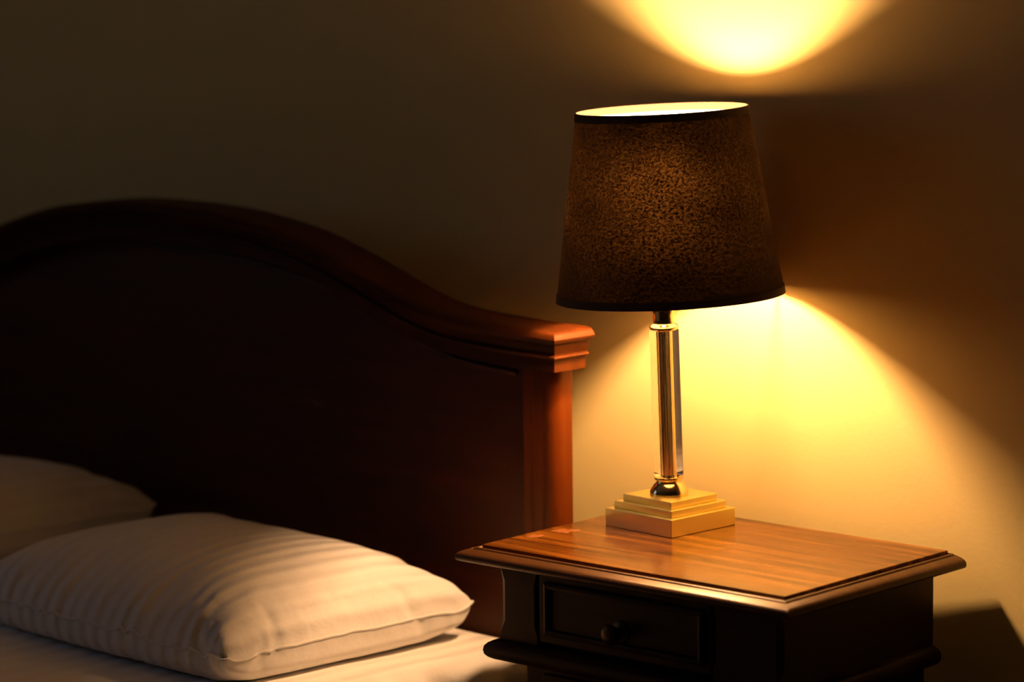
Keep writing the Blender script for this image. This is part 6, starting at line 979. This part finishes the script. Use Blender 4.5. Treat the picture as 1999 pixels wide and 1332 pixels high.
# everything above the base leans a little
stem = empty('stem', (0.0006, -0.0020, b3)); stem.parent = lamp
lx_, ly_ = 0.0053/0.3, -0.0167/0.3
stem.rotation_euler = (-ly_, lx_, 0)
S = b3
bm = bmesh.new()
lathe(bm, [(0.0005, 0), (0.0208, 0), (0.0215, 0.0015), (0.0213, 0.004), (0.0195, 0.0075), (0.0168, 0.0115), (0.0145, 0.0135), (0.0135, 0.015), (0.0138, 0.0165), (0.0158, 0.0175), (0.0162, 0.019), (0.0158, 0.0205), (0.0005, 0.0205)], 64, close=False)
o = obj('brass_foot', bm, M['polished_brass'], stem, smooth=True)
md = o.modifiers.new('split', 'EDGE_SPLIT'); md.split_angle = math.radians(50)
def column():
    n = 4
    bm = bmesh.new()
    R = 0.0168
    pts = [(R*math.cos(math.radians(45)+2*math.pi*k/n), R*math.sin(math.radians(45)+2*math.pi*k/n)) for k in range(n)]
    prism_xy(bm, pts, 0.0207, 0.2222-S)
    return obj('crystal_column', bm, M['crystal'], stem, bevel=0.0012, seg=2)
column()
bm = bmesh.new()
lathe(bm, [(0.0062, 0.0206), (0.0062, 0.2223-S)], 32)
obj('core_tube', bm, M['polished_brass'], stem, smooth=True).modifiers.new('split', 'EDGE_SPLIT').split_angle = math.radians(50)
bm = bmesh.new()
c0 = 0.2224-S
lathe(bm, [(0.0005, c0), (0.0150, c0), (0.0158, c0+0.001), (0.0160, c0+0.0028), (0.0155, c0+0.0042), (0.0125, c0+0.0062), (0.0115, c0+0.0075), (0.0116, c0+0.016), (0.0124, c0+0.022), (0.0112, c0+0.026), (0.0005, c0+0.026)], 64, close=False)
o = obj('brass_collar', bm, M['polished_brass'], stem, smooth=True)
md = o.modifiers.new('split', 'EDGE_SPLIT'); md.split_angle = math.radians(50)
# socket and bulb
BULB = (0.0130, -0.0280)
lean = (-(BULB[1]+0.0144)/0.127, (BULB[0]-0.0046)/0.127, 0)
bz = 0.3750
bm = bmesh.new()
lathe(bm, [(0.0005, 0.0), (0.0115, 0.0), (0.0122, 0.004), (0.0122, 0.082), (0.0105, 0.085), (0.0005, 0.085)], 32, close=False)
ctr = loc_of(0.0046, -0.0144, 0.2480)
o = obj('socket', bm, M['plastic'], lamp, smooth=True, loc=ctr)
o.rotation_euler = lean
md = o.modifiers.new('split', 'EDGE_SPLIT'); md.split_angle = math.radians(50)
bm = bmesh.new()
bp_ = [(0.0006, -0.0415), (0.0075, -0.0412), (0.0090, -0.034), (0.0125, -0.022), (0.0160, -0.010), (0.0172, 0.0), (0.0160, 0.010), (0.0125, 0.019), (0.0075, 0.027), (0.0030, 0.032), (0.0004, 0.0335)]
lathe(bm, bp_, 16)
o = obj('light_bulb', bm, M['bulb'], lamp, smooth=True, loc=(*loc_of(BULB[0], BULB[1], bz)[:2], bz))
o.rotation_euler = lean
# shade
sb = loc_of(0.0090+0.0053*0.2594/0.3, 0.0022-0.0167*0.2594/0.3, 0.2594)
nrm = loc_of(-0.0411, -0.0182, 1).normalized()
shade = empty('shade', sb); shade.parent = lamp
shade.rotation_mode = 'QUATERNION'
shade.rotation_quaternion = Vector((0, 0, 1)).rotation_difference(nrm)
SHH, RB, RT = 0.4639-0.2594, 0.125, 0.0937
bm = bmesh.new(); uvl = bm.loops.layers.uv.new('UVMap')
n, m_ = 128, 12
rows = [[bm.verts.new(((RB+(RT-RB)*j/m_)*math.cos(2*math.pi*k/n), (RB+(RT-RB)*j/m_)*math.sin(2*math.pi*k/n), SHH*j/m_)) for k in range(n)] for j in range(m_+1)]
for j in range(m_):
    for k in range(n):
        f = bm.faces.new((rows[j][k], rows[j][(k+1) % n], rows[j+1][(k+1) % n], rows[j+1][k]))
        for l, (a, b) in zip(f.loops, ((k, j), (k+1, j), (k+1, j+1), (k, j+1))): l[uvl].uv = (a/n, b/m_)
me = bpy.data.meshes.new('lampshade_cloth'); bm.to_mesh(me); bm.free()
me.polygons.foreach_set('use_smooth', [True]*len(me.polygons)); me.materials.append(M['shade'])
o = bpy.data.objects.new('shade_cloth', me); COL.objects.link(o); o.parent = shade
def band(z0, z1, label):
    t = 0.0009
    r0 = RB+(RT-RB)*z0/SHH; r1 = RB+(RT-RB)*z1/SHH
    bm = bmesh.new()
    rr = [(r0-0.0006, z0-0.0006), (r0+t, z0-0.0006), (r1+t, z1+0.0006), (r1-0.0006, z1+0.0006)]
    rings = [[bm.verts.new((r*math.cos(2*math.pi*k/128), r*math.sin(2*math.pi*k/128), z)) for k in range(128)] for r, z in rr]
    for i in range(4):
        a, b = rings[i], rings[(i+1) % 4]
        for k in range(128): bm.faces.new((a[k], a[(k+1) % 128], b[(k+1) % 128], b[k]))
    o = obj('shade_binding', bm, M['shade_trim'], shade, smooth=True)
    md = o.modifiers.new('split', 'EDGE_SPLIT'); md.split_angle = math.radians(40)
band(0.0, 0.0075, ''); band(SHH-0.0075, SHH, '')
# vertical lap seam of the cloth
a0 = math.radians(-45+16)
bm = bmesh.new()
hwid = 0.003
vs = []
for r, z in ((RB, 0.0), (RT, SHH)):
    for rr_ in (r+0.0002, r+0.0011):
        for da in (-hwid/r, hwid/r):
            vs.append(bm.verts.new((rr_*math.cos(a0+da), rr_*math.sin(a0+da), z)))
for f in ((0, 1, 3, 2), (4, 6, 7, 5), (0, 2, 6, 4), (1, 5, 7, 3), (2, 3, 7, 6), (0, 4, 5, 1)):
    bm.faces.new([vs[i] for i in f])
bm.free()
# wire fitter: ring on the socket and three arms to the lower edge
bm = bmesh.new()
zf = 0.012
tube(bm, [(0.0145*math.cos(2*math.pi*k/24), 0.0145*math.sin(2*math.pi*k/24), zf) for k in range(24)], 0.0011, 6, closed=True)
for k in range(3):
    a = 2*math.pi*k/3+math.radians(75)
    tube(bm, [(0.0145*math.cos(a), 0.0145*math.sin(a), zf), (0.07*math.cos(a), 0.07*math.sin(a), 0.010), (0.1225*math.cos(a), 0.1225*math.sin(a), 0.003)], 0.001, 6)
obj('wire_fitter', bm, M['steel_wire'], shade, smooth=True)
soft_normals()
